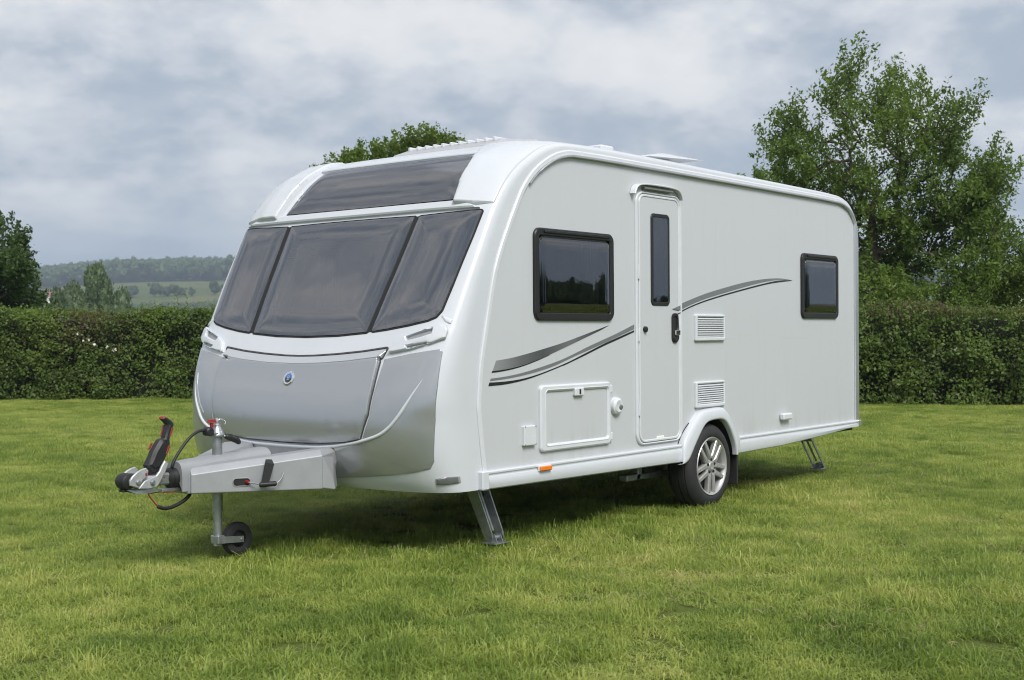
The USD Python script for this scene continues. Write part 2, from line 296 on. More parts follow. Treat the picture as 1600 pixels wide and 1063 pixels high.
M['fields'] = mat('field_patchwork', {'g': ('geometry', {}), 'v': ('voronoi_texture', {'scale': .0042}), 'n': ('noise_texture', {'scale': .02, 'detail': 5}),
    'sp': ('separate_color', {}), 'r': ('rgb_ramp', {'interpolate': True, 'ramp': [(0, (.075, .105, .030)), (.4, (.11, .135, .042)), (.7, (.15, .155, .060)), (1, (.20, .17, .085))]}),
    'x': ('mix', {'mix_type': 'multiply', 'fac': .35}), 'p': ('principled_bsdf', {'roughness': .95, 'specular_ior_level': .05})},
    [('g.position', 'v.vector'), ('g.position', 'n.vector'), ('v.color', 'sp.color'), ('sp.r', 'r.fac'), ('r.color', 'x.color1'), ('n.color', 'x.color2'), ('x.color', 'p.base_color')])
# ------------------------------------------------------------------ lawn, fields and hills
rng = np.random.default_rng(7)
def lawn_z(x, y):
    p = np.stack([np.asarray(x, float)*.35, np.asarray(y, float)*.35, np.zeros_like(np.asarray(x, float))], -1)
    p2 = p*4.1
    near = np.exp(-((np.asarray(x) - 2)**2 + (np.asarray(y) - 1)**2)/30.)
    return ((meshkit.fbm(p, 3, 5) - .5)*.10 + (meshkit.fbm(p2, 2, 9) - .5)*.045)*(1 - .55*near) + .012

def ridge(bearing):
    """How high the far ground climbs in a direction (degrees, counted from +x)."""
    b = (np.asarray(bearing, float) + 180) % 360 - 180
    return np.interp(b, [-180, -60, 0, 15, 19, 30, 45, 50, 56, 60, 64, 100, 180], [.25, .30, .45, .62, .68, .85, .99, 1.0, .95, .80, .70, .5, .25])

def terrain_z(x, y):
    x, y = np.asarray(x, float), np.asarray(y, float)
    r = np.hypot(x - EYE[0], y - EYE[1]); b = np.degrees(np.arctan2(y - EYE[1], x - EYE[0]))
    h = PchipInterpolator([0, 60, 200, 420, 640, 800, 1000, 1350, 2000, 2600, 3300, 9000], [-.35, -.4, -3.5, -4, 2, 13, 32, 58, 94, 118, 96, 40])(np.clip(r, 0, 9000))
    wob = (meshkit.fbm(np.stack([x*.0016, y*.0016, 0*x], -1), 3, 3) - .5)*26*np.clip((r - 500)/1500, 0, 1)
    return np.where(r < 420, h, h*ridge(b) + wob)

def polar_sheet(radii, nb, zf, c):
    an = np.linspace(0, 2*np.pi, nb, endpoint=False)
    R, A = np.meshgrid(radii, an, indexing='ij'); x = c[0] + R*np.cos(A); y = c[1] + R*np.sin(A)
    v = np.stack([x, y, zf(x, y)], -1).reshape(-1, 3)
    i, j = np.meshgrid(np.arange(len(radii) - 1), np.arange(nb), indexing='ij')
    q = np.stack([i*nb + j, (i + 1)*nb + j, (i + 1)*nb + (j + 1) % nb, i*nb + (j + 1) % nb], -1).reshape(-1, 4)
    return trimesh.Trimesh(v, np.vstack([q[:, [0, 1, 2]], q[:, [0, 2, 3]]]), process=False)

tag(obj('hills', polar_sheet(np.concatenate([[.5], np.geomspace(40, 9000, 80)]), 288, terrain_z, EYE[:2]), M['fields'], smooth=True), 'hazy patchwork of fields climbing to a wooded ridge', 'hills', kind='structure')
tag(obj('lawn', polar_sheet(np.concatenate([[.02], np.linspace(.25, 26, 104), np.linspace(27, 58, 32)]), 200, lambda x, y: lawn_z(x, y) - .009, (2., 3.)), M['lawn'], smooth=True), 'mown campsite lawn with dry straw patches', 'lawn', kind='structure')

def polar(bearing, dist):
    a = math.radians(bearing); return EYE[0] + dist*math.cos(a), EYE[1] + dist*math.sin(a)

# ------------------------------------------------------------------ trees
def leaves(P, size, rnd, up=.35, narrow=.5, N=None):
    """one small folded leaf (two triangles) at each point"""
    n = len(P); d = rnd.normal(size=(n, 3)); d[:, 2] -= .15; d /= np.linalg.norm(d, axis=1, keepdims=True)
    w = rnd.normal(size=(n, 3)) + np.array([0, 0, up*3.]) if N is None else rnd.normal(size=(n, 3))*.7 + N
    s = np.cross(d, w); s /= np.linalg.norm(s, axis=1, keepdims=True) + 1e-9; w = np.cross(s, d)
    L = size*rnd.uniform(.65, 1.35, n)[:, None]; h = L*narrow*.5
    v = np.stack([P - d*L*.5, P + s*h - w*h*.25, P + d*L*.5, P - s*h - w*h*.25], 1).reshape(-1, 3)
    k = np.arange(n)[:, None]*4
    return trimesh.Trimesh(v, np.vstack([k + [0, 1, 2], k + [0, 2, 3]]), process=False)

def grow(attract, base, rnd, first, r_tip=.006, power=2.45, r_max=.12):
    """limbs: every twig end is joined to the nearest point of the tree grown so far; thickness follows how many twigs hang on a limb"""
    pts = [np.array(p, float) for p in first]; par = [-1] + list(range(len(first) - 1))
    order = np.argsort(np.linalg.norm(attract - np.array(first[-1]), axis=1))
    ends = []
    for a in attract[order]:
        A = np.array(pts); d = np.linalg.norm(A - a, axis=1) + .55*np.maximum(A[:, 2] - a[2] + .1, 0); d[0] += 50
        j = int(d.argmin()); p0 = pts[j]; m = max(2, int(np.linalg.norm(a - p0)/.28) + 1)
        for k in range(1, m + 1):
            t = k/m; q = p0 + (a - p0)*t + np.array([0, 0, -.10*np.linalg.norm((a - p0)[:2])*math.sin(math.pi*t)]) + rnd.normal(size=3)*.02*(t < 1)
            pts.append(q); par.append(j if k == 1 else len(pts) - 2)
        ends.append(len(pts) - 1)
    pts = np.array(pts); load = np.zeros(len(pts))
    for e in ends: load[e] += 1
    for i in range(len(pts) - 1, 0, -1): load[par[i]] += load[i] if load[i] else 0
    rad = np.clip(r_tip*np.maximum(load, 1)**(1/power), r_tip, r_max)
    segs = [tube([pts[par[i]], pts[i]], [max(rad[i], min(rad[par[i]], rad[i]*1.3)), rad[i]], 5 if rad[i] < .03 else 8, caps=False) for i in range(1, len(pts))]
    return segs, rad, pts, par, order, np.array([pts[e] - pts[par[e]] for e in ends])

def lobes_tree(name, label, category, loc, lobes, lat, rnd, leaf, leaf_size, per, spread, depth, dens, trunk, bark_tip=.006, narrow=.5, group=None, airy=0.):
    """lobes: (sideways, height, radius) in metres as seen from the lawn; lat: unit vector of sideways"""
    t = thing(name, label, category, (*loc, terrain_z(*loc) if math.hypot(loc[0] - EYE[0], loc[1] - EYE[1]) > 26 else -.05), group=group)
    fw = np.array([-lat[1], lat[0], 0.]); la = np.array([*lat, 0.]); A = []
    mid = np.mean([l[0] for l in lobes])
    for s, h, r in lobes:
        n = max(2, int(dens*(1 + r*r*9)))
        half = depth*math.sqrt(max(0., 1 - min(1, abs(s - mid)/3.4)**2))
        c = la*s + np.array([0, 0, h])
        off = rnd.normal(size=(n, 3)); off *= (rnd.uniform(.1, 1.15, n)**.5/np.linalg.norm(off, axis=1))[:, None]*r
        A.append(c + off + fw*(rnd.uniform(-1, 1)*half + rnd.uniform(-.35, .35, n)[:, None]*half))
    A = np.vstack(A); A = A[A[:, 2] > .3]
    segs, rad, pts, par, order, tw = grow(A, None, rnd, trunk, bark_tip)
    A = A[order]; tw = tw/(np.linalg.norm(tw, axis=1, keepdims=True) + 1e-9); tw = tw + rnd.normal(size=tw.shape)*.45 + np.array([0, 0, .45]); tw /= np.linalg.norm(tw, axis=1, keepdims=True)
    obj('trunk', cat(*segs), M['bark'], t, smooth=True)
    al = rnd.uniform(-.35, 1, len(A)*per); P = np.repeat(A, per, axis=0) + np.repeat(tw, per, axis=0)*(al*spread*3.2)[:, None]; P = P + rnd.normal(size=P.shape)*(spread*(.75 - .45*np.clip(al, 0, 1)))[:, None]
    zt = A[:, 2].max(); P = P[rnd.uniform(size=len(P)) < 1 - airy*np.clip((P[:, 2] - .45*zt)/(.5*zt), 0, 1)]
    inner = rnd.integers(len(trunk), len(pts), len(A)*max(1, per//4)); P = np.vstack([P, pts[inner] + rnd.normal(size=(len(inner), 3))*spread*.8])
    obj('crown', leaves(P[P[:, 2] > .05], leaf_size, rnd, narrow=narrow), leaf, t, smooth=False)
    return t

LAT = np.array([math.sin(YAW), -math.cos(YAW)])        # sideways, as seen from the lawn in front of the van
def lob(l, x0, y0, s, px, base_h, u0):
    return [((x0 + a*s - u0)*px, base_h - (y0 + b*s)*px, r*s*px) for a, b, r in l]

# big multi-stemmed tree behind the hedge on the right
k = .01335
big = lob([(395,110,42),(490,115,50),(560,150,50),(640,105,60),(690,165,45),(560,215,85),(430,240,70),(245,250,48),(225,300,50),(300,330,75),(440,340,95),(580,340,100),(700,265,45),(770,275,45),(820,395,60),(745,410,75),(640,450,85),(250,430,85),(380,470,105),(510,480,110),(190,490,45),(80,545,40),(860,480,75),(900,520,70),(930,620,70),(965,700,55),(830,620,90),(800,330,50),(130,530,45),(45,560,35),(110,600,60),(180,430,50),(190,370,55),(300,240,45),(340,190,40),(640,210,60),(590,280,80),(720,330,60),(670,380,70),(150,570,55),(300,570,100),(460,600,130),(620,610,130),(760,590,85),(880,555,70),(950,545,45),(860,680,100),(700,720,140),(540,740,140),(400,740,150),(600,880,160),(760,880,140),(880,840,100),(925,690,50),(520,950,120),(400,900,150),(300,800,150),(1000,860,60),(1045,820,45),(970,930,60),(650,1000,140),(800,1000,110)],
          1140, 20, .4327, k, 516*k + 1.08, 1366)
bx, by = polar(38.8 - math.degrees(math.atan((1372 - 800)/2000)), 27.8)
lobes_tree('ash_tree', 'tall open green tree with visible branches, right of the van', 'tree', (bx, by), big, LAT, np.random.default_rng(11), M['leaf_tree'], .092, 78, .12, 1.6, 5.8,
           [(0, 0, -.2), (.03, .02, .7), (.02, .05, 1.5), (-.06, .02, 2.4), (-.18, 0, 3.3), (-.26, .02, 4.2)], .0055, narrow=.46, airy=.68)
# tree top showing over the roof
k = .0165
back = lob([(a, b, r*.82) for a, b, r in [(110,455,50),(200,375,55),(280,340,55),(340,430,70),(430,300,35),(440,385,70),(560,345,70),(640,330,70),(640,235,28),(740,340,60),(830,240,45),(900,330,95),(980,205,100),(1050,245,100),(1170,140,55),(1170,230,85),(1260,310,60),(1350,220,65),(1440,260,45),(1500,285,30),(300,560,150),(500,560,160),(700,560,200),(900,560,220),(1100,560,220),(1300,560,180),(1450,460,120),(700,800,260),(1000,800,280),(1200,820,200),(60,470,25),(150,395,22),(250,305,22),(400,300,20),(455,255,18),(560,300,24),(620,205,20),(700,300,24),(790,215,20),(850,175,24),(930,150,26),(1010,130,24),(1100,130,26),(1180,85,20),(1240,170,22),(1320,165,22),(1385,160,20),(1470,225,22)]],
           500, 190, .15, k, 521*k + 1.45, 640)
bx, by = polar(38.8 - math.degrees(math.atan((640 - 800)/2000)), 33.5)
lobes_tree('round_tree', 'bright green tree crown showing over the van roof', 'tree', (bx, by), back, LAT, np.random.default_rng(12), M['leaf_back'], .088, 36, .11, 1.1, 6,
           [(0, 0, -.2), (.03, .02, 1.2), (.0, .05, 2.4), (.1, .02, 3.2)], .008, narrow=.6)
# dense dark tree cut by the left frame edge
k = .0158
left = lob([(20,110,40),(50,190,45),(30,300,75),(120,300,28),(90,350,60),(155,305,20),(60,430,85),(20,520,100),(-60,250,120),(-110,400,170),(-60,130,60),(-140,180,100),(-250,300,150),(-260,480,170),(-60,600,160),(90,540,60),(-200,600,160),(-330,420,110),(-220,80,60)],
           0, 300, .3387, k, 525*k + 1.3, -35)
bx, by = polar(38.8 - math.degrees(math.atan((-35 - 800)/2000)), 33.)
lobes_tree('bushy_tree', 'dense dark green tree at the left edge behind the hedge', 'tree', (bx, by), left, LAT, np.random.default_rng(13), M['leaf_dark'], .095, 62, .12, 1.4, 7.0,
           [(0, 0, -.2), (.03, .02, .8), (-.05, .05, 1.8), (.1, .02, 2.6)], .008, narrow=.6)
# small tree at the right frame edge
k = .0138
edge = lob([(60,60,45),(20,110,50),(80,140,60),(40,190,60),(100,230,70),(30,260,50),(120,90,60),(160,170,90),(150,290,90)], 1555, 330, .5, k, 515*k + 1.3, 1610)
bx, by = polar(38.8 - math.degrees(math.atan((1612 - 800)/2000)), 29.)
lobes_tree('young_tree', 'slim young tree at the right edge beyond the hedge', 'tree', (bx, by), edge, LAT, np.random.default_rng(14), M['leaf_tree'], .09, 70, .14, .8, 3.0,
           [(0, 0, -.2), (.03, .02, .8), (.02, .05, 1.5)], .006)

# ------------------------------------------------------------------ hedge
def hedge():
    rnd = np.random.default_rng(21)
    line = curve([(3.2, 24.2), (5.2, 21.9), (7.75, 18.99), (10.2, 15.9), (12.6, 10.8), (15.2, 4.34), (16.5, 2.0), (18.4, -1.6), (20.5, -5.5)], 400)
    s = np.concatenate([[0], np.cumsum(np.linalg.norm(np.diff(line, axis=0), axis=1))])
    T = np.gradient(line, axis=0); T /= np.linalg.norm(T, axis=1, keepdims=True); B = np.stack([-T[:, 1], T[:, 0]], 1)   # away from the lawn
    if (B[200] @ np.array([1, .6])) < 0: B = -B
    at = lambda q: (np.stack([np.interp(q, s, line[:, 0]), np.interp(q, s, line[:, 1])], -1), np.stack([np.interp(q, s, B[:, 0]), np.interp(q, s, B[:, 1])], -1))
    def top(q): return np.interp(q, [0, 6, 13, 22, s[-1]], [1.68, 1.70, 1.73, 1.64, 1.58]) + (meshkit.fbm(np.stack([q*.9, 0*q, 0*q], -1), 3, 2) - .5)*.22
    h = thing('hedge', 'long clipped mixed hedge along the back of the lawn', 'hedge', (0, 0, 0))
    # inner mass
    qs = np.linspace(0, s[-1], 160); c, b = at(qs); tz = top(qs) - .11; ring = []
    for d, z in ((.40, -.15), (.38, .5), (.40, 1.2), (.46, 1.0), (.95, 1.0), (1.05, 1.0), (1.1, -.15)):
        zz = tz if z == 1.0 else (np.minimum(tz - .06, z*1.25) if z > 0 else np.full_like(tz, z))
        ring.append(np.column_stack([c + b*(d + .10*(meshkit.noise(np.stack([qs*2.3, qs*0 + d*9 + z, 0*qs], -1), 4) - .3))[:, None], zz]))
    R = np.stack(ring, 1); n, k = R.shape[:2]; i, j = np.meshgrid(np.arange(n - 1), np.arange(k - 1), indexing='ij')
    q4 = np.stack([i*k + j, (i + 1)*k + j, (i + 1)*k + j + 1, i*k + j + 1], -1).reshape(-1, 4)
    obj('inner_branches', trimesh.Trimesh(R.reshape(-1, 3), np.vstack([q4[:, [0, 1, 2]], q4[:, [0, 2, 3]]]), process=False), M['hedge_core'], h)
    # leaves: front, top and back, gathered into clumps with hollows between
    def skin(nf, face):
        q = rnd.uniform(0, s[-1], nf); c, b = at(q); tt = top(q)
        if face == 'front': z = tt*rnd.uniform(0.0, 1, nf); d = np.where(z > tt - .15, .06*(z - tt + .15)/.15, 0)
        elif face == 'top': z = tt + rnd.normal(size=nf)*.02; d = rnd.uniform(0, 1.2, nf)
        else: z = tt*rnd.uniform(0, 1, nf); d = np.full(nf, 1.25)
        lump = meshkit.fbm(np.stack([q*1.9, z*2.3, 0*q + (face == 'top')*d*2], -1), 3, 17)
        fine = meshkit.noise(np.stack([q*6.5, z*7.5, 0*q + d*3], -1), 23)
        keep = rnd.uniform(size=nf) < np.clip(.55 + 1.5*(lump - .42) + 1.0*(fine - .45), .18, 1)
        out = (lump - .45)*.55 + (fine - .5)*.16
        if face == 'front': d = d - out
        elif face == 'top': z = z + out*.35
        else: d = d + out
        p = np.column_stack([c + b*d[:, None], z]) + rnd.normal(size=(nf, 3))*.035 + (np.column_stack([b*rnd.gamma(1.2, .07, nf)[:, None], 0*q]) if face == 'front' else 0)
        N = np.column_stack([-b, np.full(nf, .55)]) if face == 'front' else np.column_stack([b*0, np.ones(nf)]) if face == 'top' else np.column_stack([b, np.full(nf, .5)])
        return p[keep], N[keep], q[keep]
    Pf, Nf, Qf = skin(165000, 'front'); Pt, Nt, Qt = skin(52000, 'top'); Pb, Nb, Qb = skin(16000, 'back')
    P, N, Q = np.vstack([Pf, Pt, Pb]), np.vstack([Nf, Nt, Nb]), np.concatenate([Qf, Qt, Qb])
    # unclipped shoots along the top
    S = []
    for _ in range(1700):
        q0 = rnd.uniform(0, s[-1]); c, b = at(np.array([q0])); L = rnd.gamma(2.2, .05); lean = rnd.normal(size=3)*.25; lean[2] = 1
        base = np.array([*(c[0] + b[0]*rnd.uniform(-.02, .8)), float(top(np.array([q0]))[0])])
        for t in np.linspace(.1, 1, max(3, int(L/.025))): S.append(base + lean*L*t + rnd.normal(size=3)*.018)
    S = np.array(S)
    # brown stretches: one left of the van, a thinner one along the top on the right
    def browned(p, q):
        w = np.clip(.5 + 2.4*(meshkit.fbm(p*np.array([1.6, 1.6, 2.2]), 3, 31) - .5), 0, 1)
        leftpatch = np.exp(-((p[:, 0] - 8.95)**2 + (p[:, 1] - 17.55)**2)/.55)*np.clip((p[:, 2] - .75)/.5, 0, 1)
        rightpatch = np.clip((p[:, 0] - 15.1)/.5, 0, 1)*np.clip((p[:, 2] - 1.45)/.18, 0, 1)*.75
        return rnd.uniform(size=len(p)) < np.maximum(leftpatch, rightpatch)*(.35 + .65*w) + .14*w*w
    br = browned(P, Q)
    tag(obj('foliage', cat(leaves(P[~br], .066, rnd, narrow=.62, N=N[~br]), leaves(S, .05, rnd, narrow=.6)), M['leaf_hedge'], h, smooth=False), kind='stuff')
    tag(obj('foliage', leaves(P[br], .055, rnd, narrow=.5, N=N[br]), M['leaf_brown'], h, smooth=False, label='browned twiggy patches of the hedge'), kind='stuff')
    for (x, y, z) in [(8.72, 17.78, 1.33), (8.80, 17.70, 1.19), (8.86, 17.62, 1.22), (8.93, 17.55, 1.12), (9.08, 17.36, 1.05), (9.16, 17.24, 1.0), (9.21, 17.2, 1.02), (15.9, 2.95, .98)]:
        m = cat(*[leaves(np.array([[x, y, z]]) + rnd.normal(size=(4, 3))*.012, .05, rnd, narrow=.9, N=np.array([[-.8, -.6, .5]]*4))])
        obj('flower', m, M['petal'], h, smooth=False)
hedge()
# ------------------------------------------------------------------ woods, field trees and buildings on the far slopes
def crown_mesh(seed, n=420, leaf=.085, shape=((0, 0, .55, .36),), lumps=11, spread=.22, grain=1.):
    """A distant tree's crown, one unit high: leaf-clump faces spread over and through a lumpy volume."""
    rnd = np.random.default_rng(seed)
    L = list(shape) + [(rnd.normal()*spread, rnd.normal()*spread, rnd.uniform(.25, .86), rnd.uniform(.10, .21)) for _ in range(lumps)]
    ms = []
    for x, y, z, r in L:
        s = trimesh.creation.icosphere(2, r*.86); v = np.array(s.vertices); v *= (1 + (meshkit.fbm(v/r*2.6 + seed*7 + x*9, 3, seed) - .5)*1.1)[:, None]
        s.vertices = v + [x, y, z]; ms.append(s)
    core = cat(*ms); P, fi = trimesh.sample.sample_surface(core, n, seed=seed)
    return cat(core, leaves(P + core.face_normals[fi]*rnd.uniform(0, .05, (n, 1)), leaf, rnd, narrow=.75, N=core.face_normals[fi]*.8))

def far_proto(name, seed, n, leaf, **kw):
    c = stage.CreateClassPrim('/World/_' + name)
    t = tube([(0, 0, -.08), (0, 0, .5)], [.035, .02], 6)
    usdkit.mesh(stage, f'/World/_{name}/trunk', t, M['bark'], True); usdkit.mesh(stage, f'/World/_{name}/crown', crown_mesh(seed, n, leaf, **kw), M['leaf_far'], 40)
    return f'/World/_{name}'
TALL = ((0, 0, .45, .30), (.05, .02, .72, .17), (-.02, 0, .88, .09), (.22, .05, .60, .15), (.26, 0, .74, .10), (-.2, 0, .45, .18))
protos = [far_proto('far_tree_round', 1, 5200, .050), far_proto('far_tree_wide', 2, 5200, .050, spread=.26), far_proto('far_tree_bushy', 3, 5200, .050, shape=((0, 0, .42, .34), (.1, 0, .65, .22))),
          far_proto('far_tree_tall', 4, 6500, .042, shape=TALL, lumps=16, spread=.17)]

def far_tree(u, dist, height, width, label, kind=0, rot=0., group=None, sink=0.):
    x, y = polar(38.8 - math.degrees(math.atan((u - 800)/2000)), dist)
    return thing('field_tree', label, 'tree', (x, y, float(terrain_z(x, y)) - sink), rot, (width, width, height), group, protos[kind])
far_tree(158, 170, 13.6, 6.2, 'dark double-topped tree standing highest above the hedge at left', 3, .4)
far_tree(122, 185, 12.3, 5.6, 'broad paler tree left of the dark double-topped tree', 1, 1.2)
far_tree(186, 200, 10.2, 6.0, 'small rounded tree just right of the dark double-topped tree', 2, 2.2)
far_tree(222, 230, 10.0, 8.5, 'low bushy tree poking above the hedge midway to the van', 0, .9)
far_tree(238, 310, 10.5, 6.5, 'dark little tree below the green field, nearest the hedge', 2, 4.0)
far_tree(207, 960, 9, 12, 'spreading tree at the left end of the green field', 1, 0)
far_tree(243, 960, 11, 10, 'large round tree in the middle of the green field', 0, 1.)
far_tree(262, 965, 8, 9, 'left tree of the clump on the green field', 2, 2.)
far_tree(273, 970, 8.5, 10, 'middle tree of the clump on the green field', 1, 3.)
far_tree(284, 960, 7, 8, 'right tree of the clump on the green field', 0, 4.)
far_tree(300, 955, 7, 6, 'small pointed tree right of the clump on the field', 3, 1.)
far_tree(336, 970, 11, 10, 'field tree next to the van windscreen edge', 0, 2.5)
far_tree(50, 905, 13, 17, 'wide bush-like tree left of the red-roofed house', 1, .3)
far_tree(65, 930, 7, 8, 'low tree in front of the red-roofed house', 2, 1.9)
far_tree(90, 1700, 20, 26, 'round tree standing alone on the skyline at left', 0, 2.)
far_tree(58, 1750, 20, 34, 'wide tree on the skyline beside the left edge tree', 1, .7)
far_tree(221, 2300, 22, 18, 'flat-topped tree between white buildings on the ridge', 1, .2)

# woods: too far off and too many to count
def wood(name, label, n, rfun, bfun, hfun, seed):
    rnd = np.random.default_rng(seed); r = rfun(rnd, n); b = bfun(rnd, n)
    x = EYE[0] + r*np.cos(np.radians(b)); y = EYE[1] + r*np.sin(np.radians(b)); z = terrain_z(x, y)
    gap = (r > 2000) & (b > 54.45) & (b < 55.5); r, b, x, y, z = r[~gap], b[~gap], x[~gap], y[~gap], z[~gap]; n = len(r)
    h = hfun(rnd, n); w = h*rnd.uniform(.75, 1.2, n); a = rnd.uniform(0, 6.28, n)
    pi = UsdGeom.PointInstancer.Define(stage, '/World/' + name)
    for k in range(3): usdkit.mesh(stage, f'/World/{name}/tree_{"abc"[k]}' if False else f'/World/{name}/tree' + ('' if k == 0 else f'_{k:03d}'), crown_mesh(40 + k, 700, .075), M['leaf_far'], 40)
    pi.CreatePrototypesRel().SetTargets([Sdf.Path(f'/World/{name}/tree' + ('' if k == 0 else f'_{k:03d}')) for k in range(3)])
    pi.CreateProtoIndicesAttr(Vt.IntArray.FromNumpy(rnd.integers(0, 3, n).astype(np.int32)))
    pi.CreatePositionsAttr(Vt.Vec3fArray.FromNumpy(np.column_stack([x, y, z - h*.06]).astype(np.float32)))
    q = np.column_stack([np.cos(a/2), 0*a, 0*a, np.sin(a/2)]).astype(np.float16)
    pi.CreateOrientationsAttr(Vt.QuathArray([Gf.Quath(float(c[0]), 0, 0, float(c[3])) for c in q]))
    pi.CreateScalesAttr(Vt.Vec3fArray.FromNumpy(np.column_stack([w, w, h]).astype(np.float32)))
    tag(pi.GetPrim(), label, 'woodland', kind='stuff')
wood('ridge_wood', 'bluish woodland covering the ridge behind the fields', 14000, lambda g, n: np.sqrt(g.uniform(1330**2, 2750**2, n)), lambda g, n: g.uniform(8, 72, n), lambda g, n: g.uniform(11, 23, n), 3)
wood('edge_wood', 'dark wood edge along the upper side of the green field', 900, lambda g, n: 1310 + g.gamma(1.5, 45, n), lambda g, n: g.uniform(10, 72, n), lambda g, n: g.uniform(15, 26, n), 4)
wood('lower_wood', 'dark belt of trees and scrub below the green field', 700, lambda g, n: g.uniform(640, 800, n), lambda g, n: np.where(g.uniform(size=n) < .75, g.uniform(47, 58.6, n), g.uniform(60.5, 72, n)), lambda g, n: g.uniform(5, 10, n), 5)
wood('valley_wood', 'hazy trees on the slope at the far left', 500, lambda g, n: g.uniform(800, 1330, n), lambda g, n: g.uniform(60.8, 74, n), lambda g, n: g.uniform(12, 24, n), 6)
wood('right_wood', 'hazy low trees seen past the hedge at the right edge', 700, lambda g, n: g.uniform(500, 1300, n), lambda g, n: g.uniform(5, 19.5, n), lambda g, n: g.uniform(8, 15, n), 8)

def far_house(name, label, u, dist, length, depth, eaves, pitch, wallm, roofm, turn, lift=0.):
    x, y = polar(38.8 - math.degrees(math.atan((u - 800)/2000)), dist)
    t = thing(name, label, 'house', (x, y, float(terrain_z(x, y)) + lift), turn)
    obj('wall', cat(box((0, 0, eaves/2 - 1), (length, depth, eaves + 2), .02), hull([(-length/2, -depth/2, eaves), (-length/2, depth/2, eaves), (-length/2, 0, eaves + pitch), (length/2, -depth/2, eaves), (length/2, depth/2, eaves), (length/2, 0, eaves + pitch)])), wallm, t, False)
    for s in (-1, 1):
        nrm = np.array([0, s*pitch, depth/2])/math.hypot(pitch, depth/2)*.14
        c = [(-length/2 - .3, s*(depth/2 + .4), eaves - .25), (length/2 + .3, s*(depth/2 + .4), eaves - .25), (length/2 + .3, 0, eaves + pitch + .1), (-length/2 - .3, 0, eaves + pitch + .1)]
        obj('roof', hull([np.array(p) + nrm for p in c] + c), roofm, t, False)
    for k in range(3):
        xx = (k - 1)*length*.3
        w = obj('window', box((xx, -depth/2 - .03, eaves*.55), (1.3, .06, 1.1), .01), M['render'], t, False)
        obj('pane', box((xx, -depth/2 - .07, eaves*.55), (1.05, .03, .85), .005), M['glass_dark'], w, False)
    obj('chimney', box((length*.3, 0, eaves + pitch + .4), (.7, .7, 1.4), .02), roofm, t, False)
far_house('house', 'small white house with a red roof beyond the left hedge', 86, 955, 9.0, 7.0, 3.2, 3.4, M['render'], M['brick_red'], -.75, 1.0)
far_house('house', 'white building on the ridge left of the flat-topped tree', 212, 2330, 17, 10, 15, 4, M['render'], M['render'], -.7, 1)
far_house('house', 'white building on the ridge right of the flat-topped tree', 231, 2335, 20, 10, 13, 4, M['render'], M['render'], -.7, 1)
far_house('barn', 'long grey-roofed barn seen past the right hedge end', 1584, 240, 24, 12, 7.6, 3.4, plain('grey_boards', (.30, .30, .30), .8), plain('pale_barn_roof', (.42, .39, .36), .7, dirt=.2, dirt_scale=.5), -.9, .6)

# dark tree line on the near side of the field, behind the viewpoint: it shows in the van's side windows
rnd = np.random.default_rng(77); n = 70; q = np.linspace(0, 1, n)
x = -20 + 130*q + rnd.normal(size=n)*1.2; y = -62 - 8*np.sin(q*5) + rnd.normal(size=n)*2
pi = UsdGeom.PointInstancer.Define(stage, '/World/near_tree_belt')
usdkit.mesh(stage, '/World/near_tree_belt/tree', crown_mesh(60, 1500, .06), M['leaf_dark'], 60)
pi.CreatePrototypesRel().SetTargets([Sdf.Path('/World/near_tree_belt/tree')]); pi.CreateProtoIndicesAttr(Vt.IntArray([0]*n))
hh = rnd.uniform(3, 6.5, n); pi.CreatePositionsAttr(Vt.Vec3fArray.FromNumpy(np.column_stack([x, y, -.4 + 0*x]).astype(np.float32)))
pi.CreateOrientationsAttr(Vt.QuathArray([Gf.Quath(1, 0, 0, 0)]*n)); pi.CreateScalesAttr(Vt.Vec3fArray.FromNumpy(np.column_stack([hh*.9, hh*.9, hh]).astype(np.float32)))
tag(pi.GetPrim(), 'dark belt of trees reflected in the van side windows', 'tree belt', kind='stuff')

# the air between here and the ridge
HAZE = 3.5e-4
hz = box((0, 0, 118), (19000, 19000, 290), .1)
mat('haze_air', {'v': ('principled_volume', {'color': (.70, .83, 1.0), 'density': HAZE, 'anisotropy': .25})}, [], None, 'v.volume')
tag(obj('haze', hz, UsdShade.Material.Get(stage, '/World/Looks/haze_air'), smooth=False), 'thin blue haze over the valley', 'haze', kind='stuff')
# ------------------------------------------------------------------ the caravan's curved body
W = 2.25                                    # width; y = 0 is the near side wall, x runs to the rear, z up
SIDE = np.array([(.015,.40),(.010,.50),(-.014,.66),(-.037,.84),(-.032,.98),(-.010,1.15),(.037,1.35),(.095,1.585),(.172,1.79),(.262,1.96),
                 (.358,2.125),(.470,2.257),(.587,2.341),(.757,2.416),(.905,2.440),(1.40,2.446),(2.40,2.446),(3.50,2.446),(4.45,2.445),(4.78,2.44),(4.98,2.405),
                 (5.11,2.325),(5.178,2.22),(5.20,2.08),(5.20,1.80),(5.20,1.20),(5.20,.45)])
MID = np.array([(-.36,.40),(-.43,.48),(-.49,.66),(-.485,.84),(-.445,.98),(-.372,1.15),(-.272,1.35),(-.15,1.585),(-.035,1.80),(.06,1.98),
                (.165,2.15),(.285,2.29),(.41,2.385),(.60,2.475),(.80,2.515),(1.40,2.535),(2.40,2.53),(3.50,2.52),(4.45,2.51),(4.80,2.50),(5.02,2.46),
                (5.16,2.37),(5.235,2.25),(5.26,2.10),(5.26,1.80),(5.26,1.20),(5.26,.45)])
ARC = np.concatenate([[0], np.cumsum(np.linalg.norm(np.diff(MID, axis=0), axis=1))])
T_END = float(ARC[-1])
_side, _mid = Akima1DInterpolator(ARC, SIDE), Akima1DInterpolator(ARC, MID)

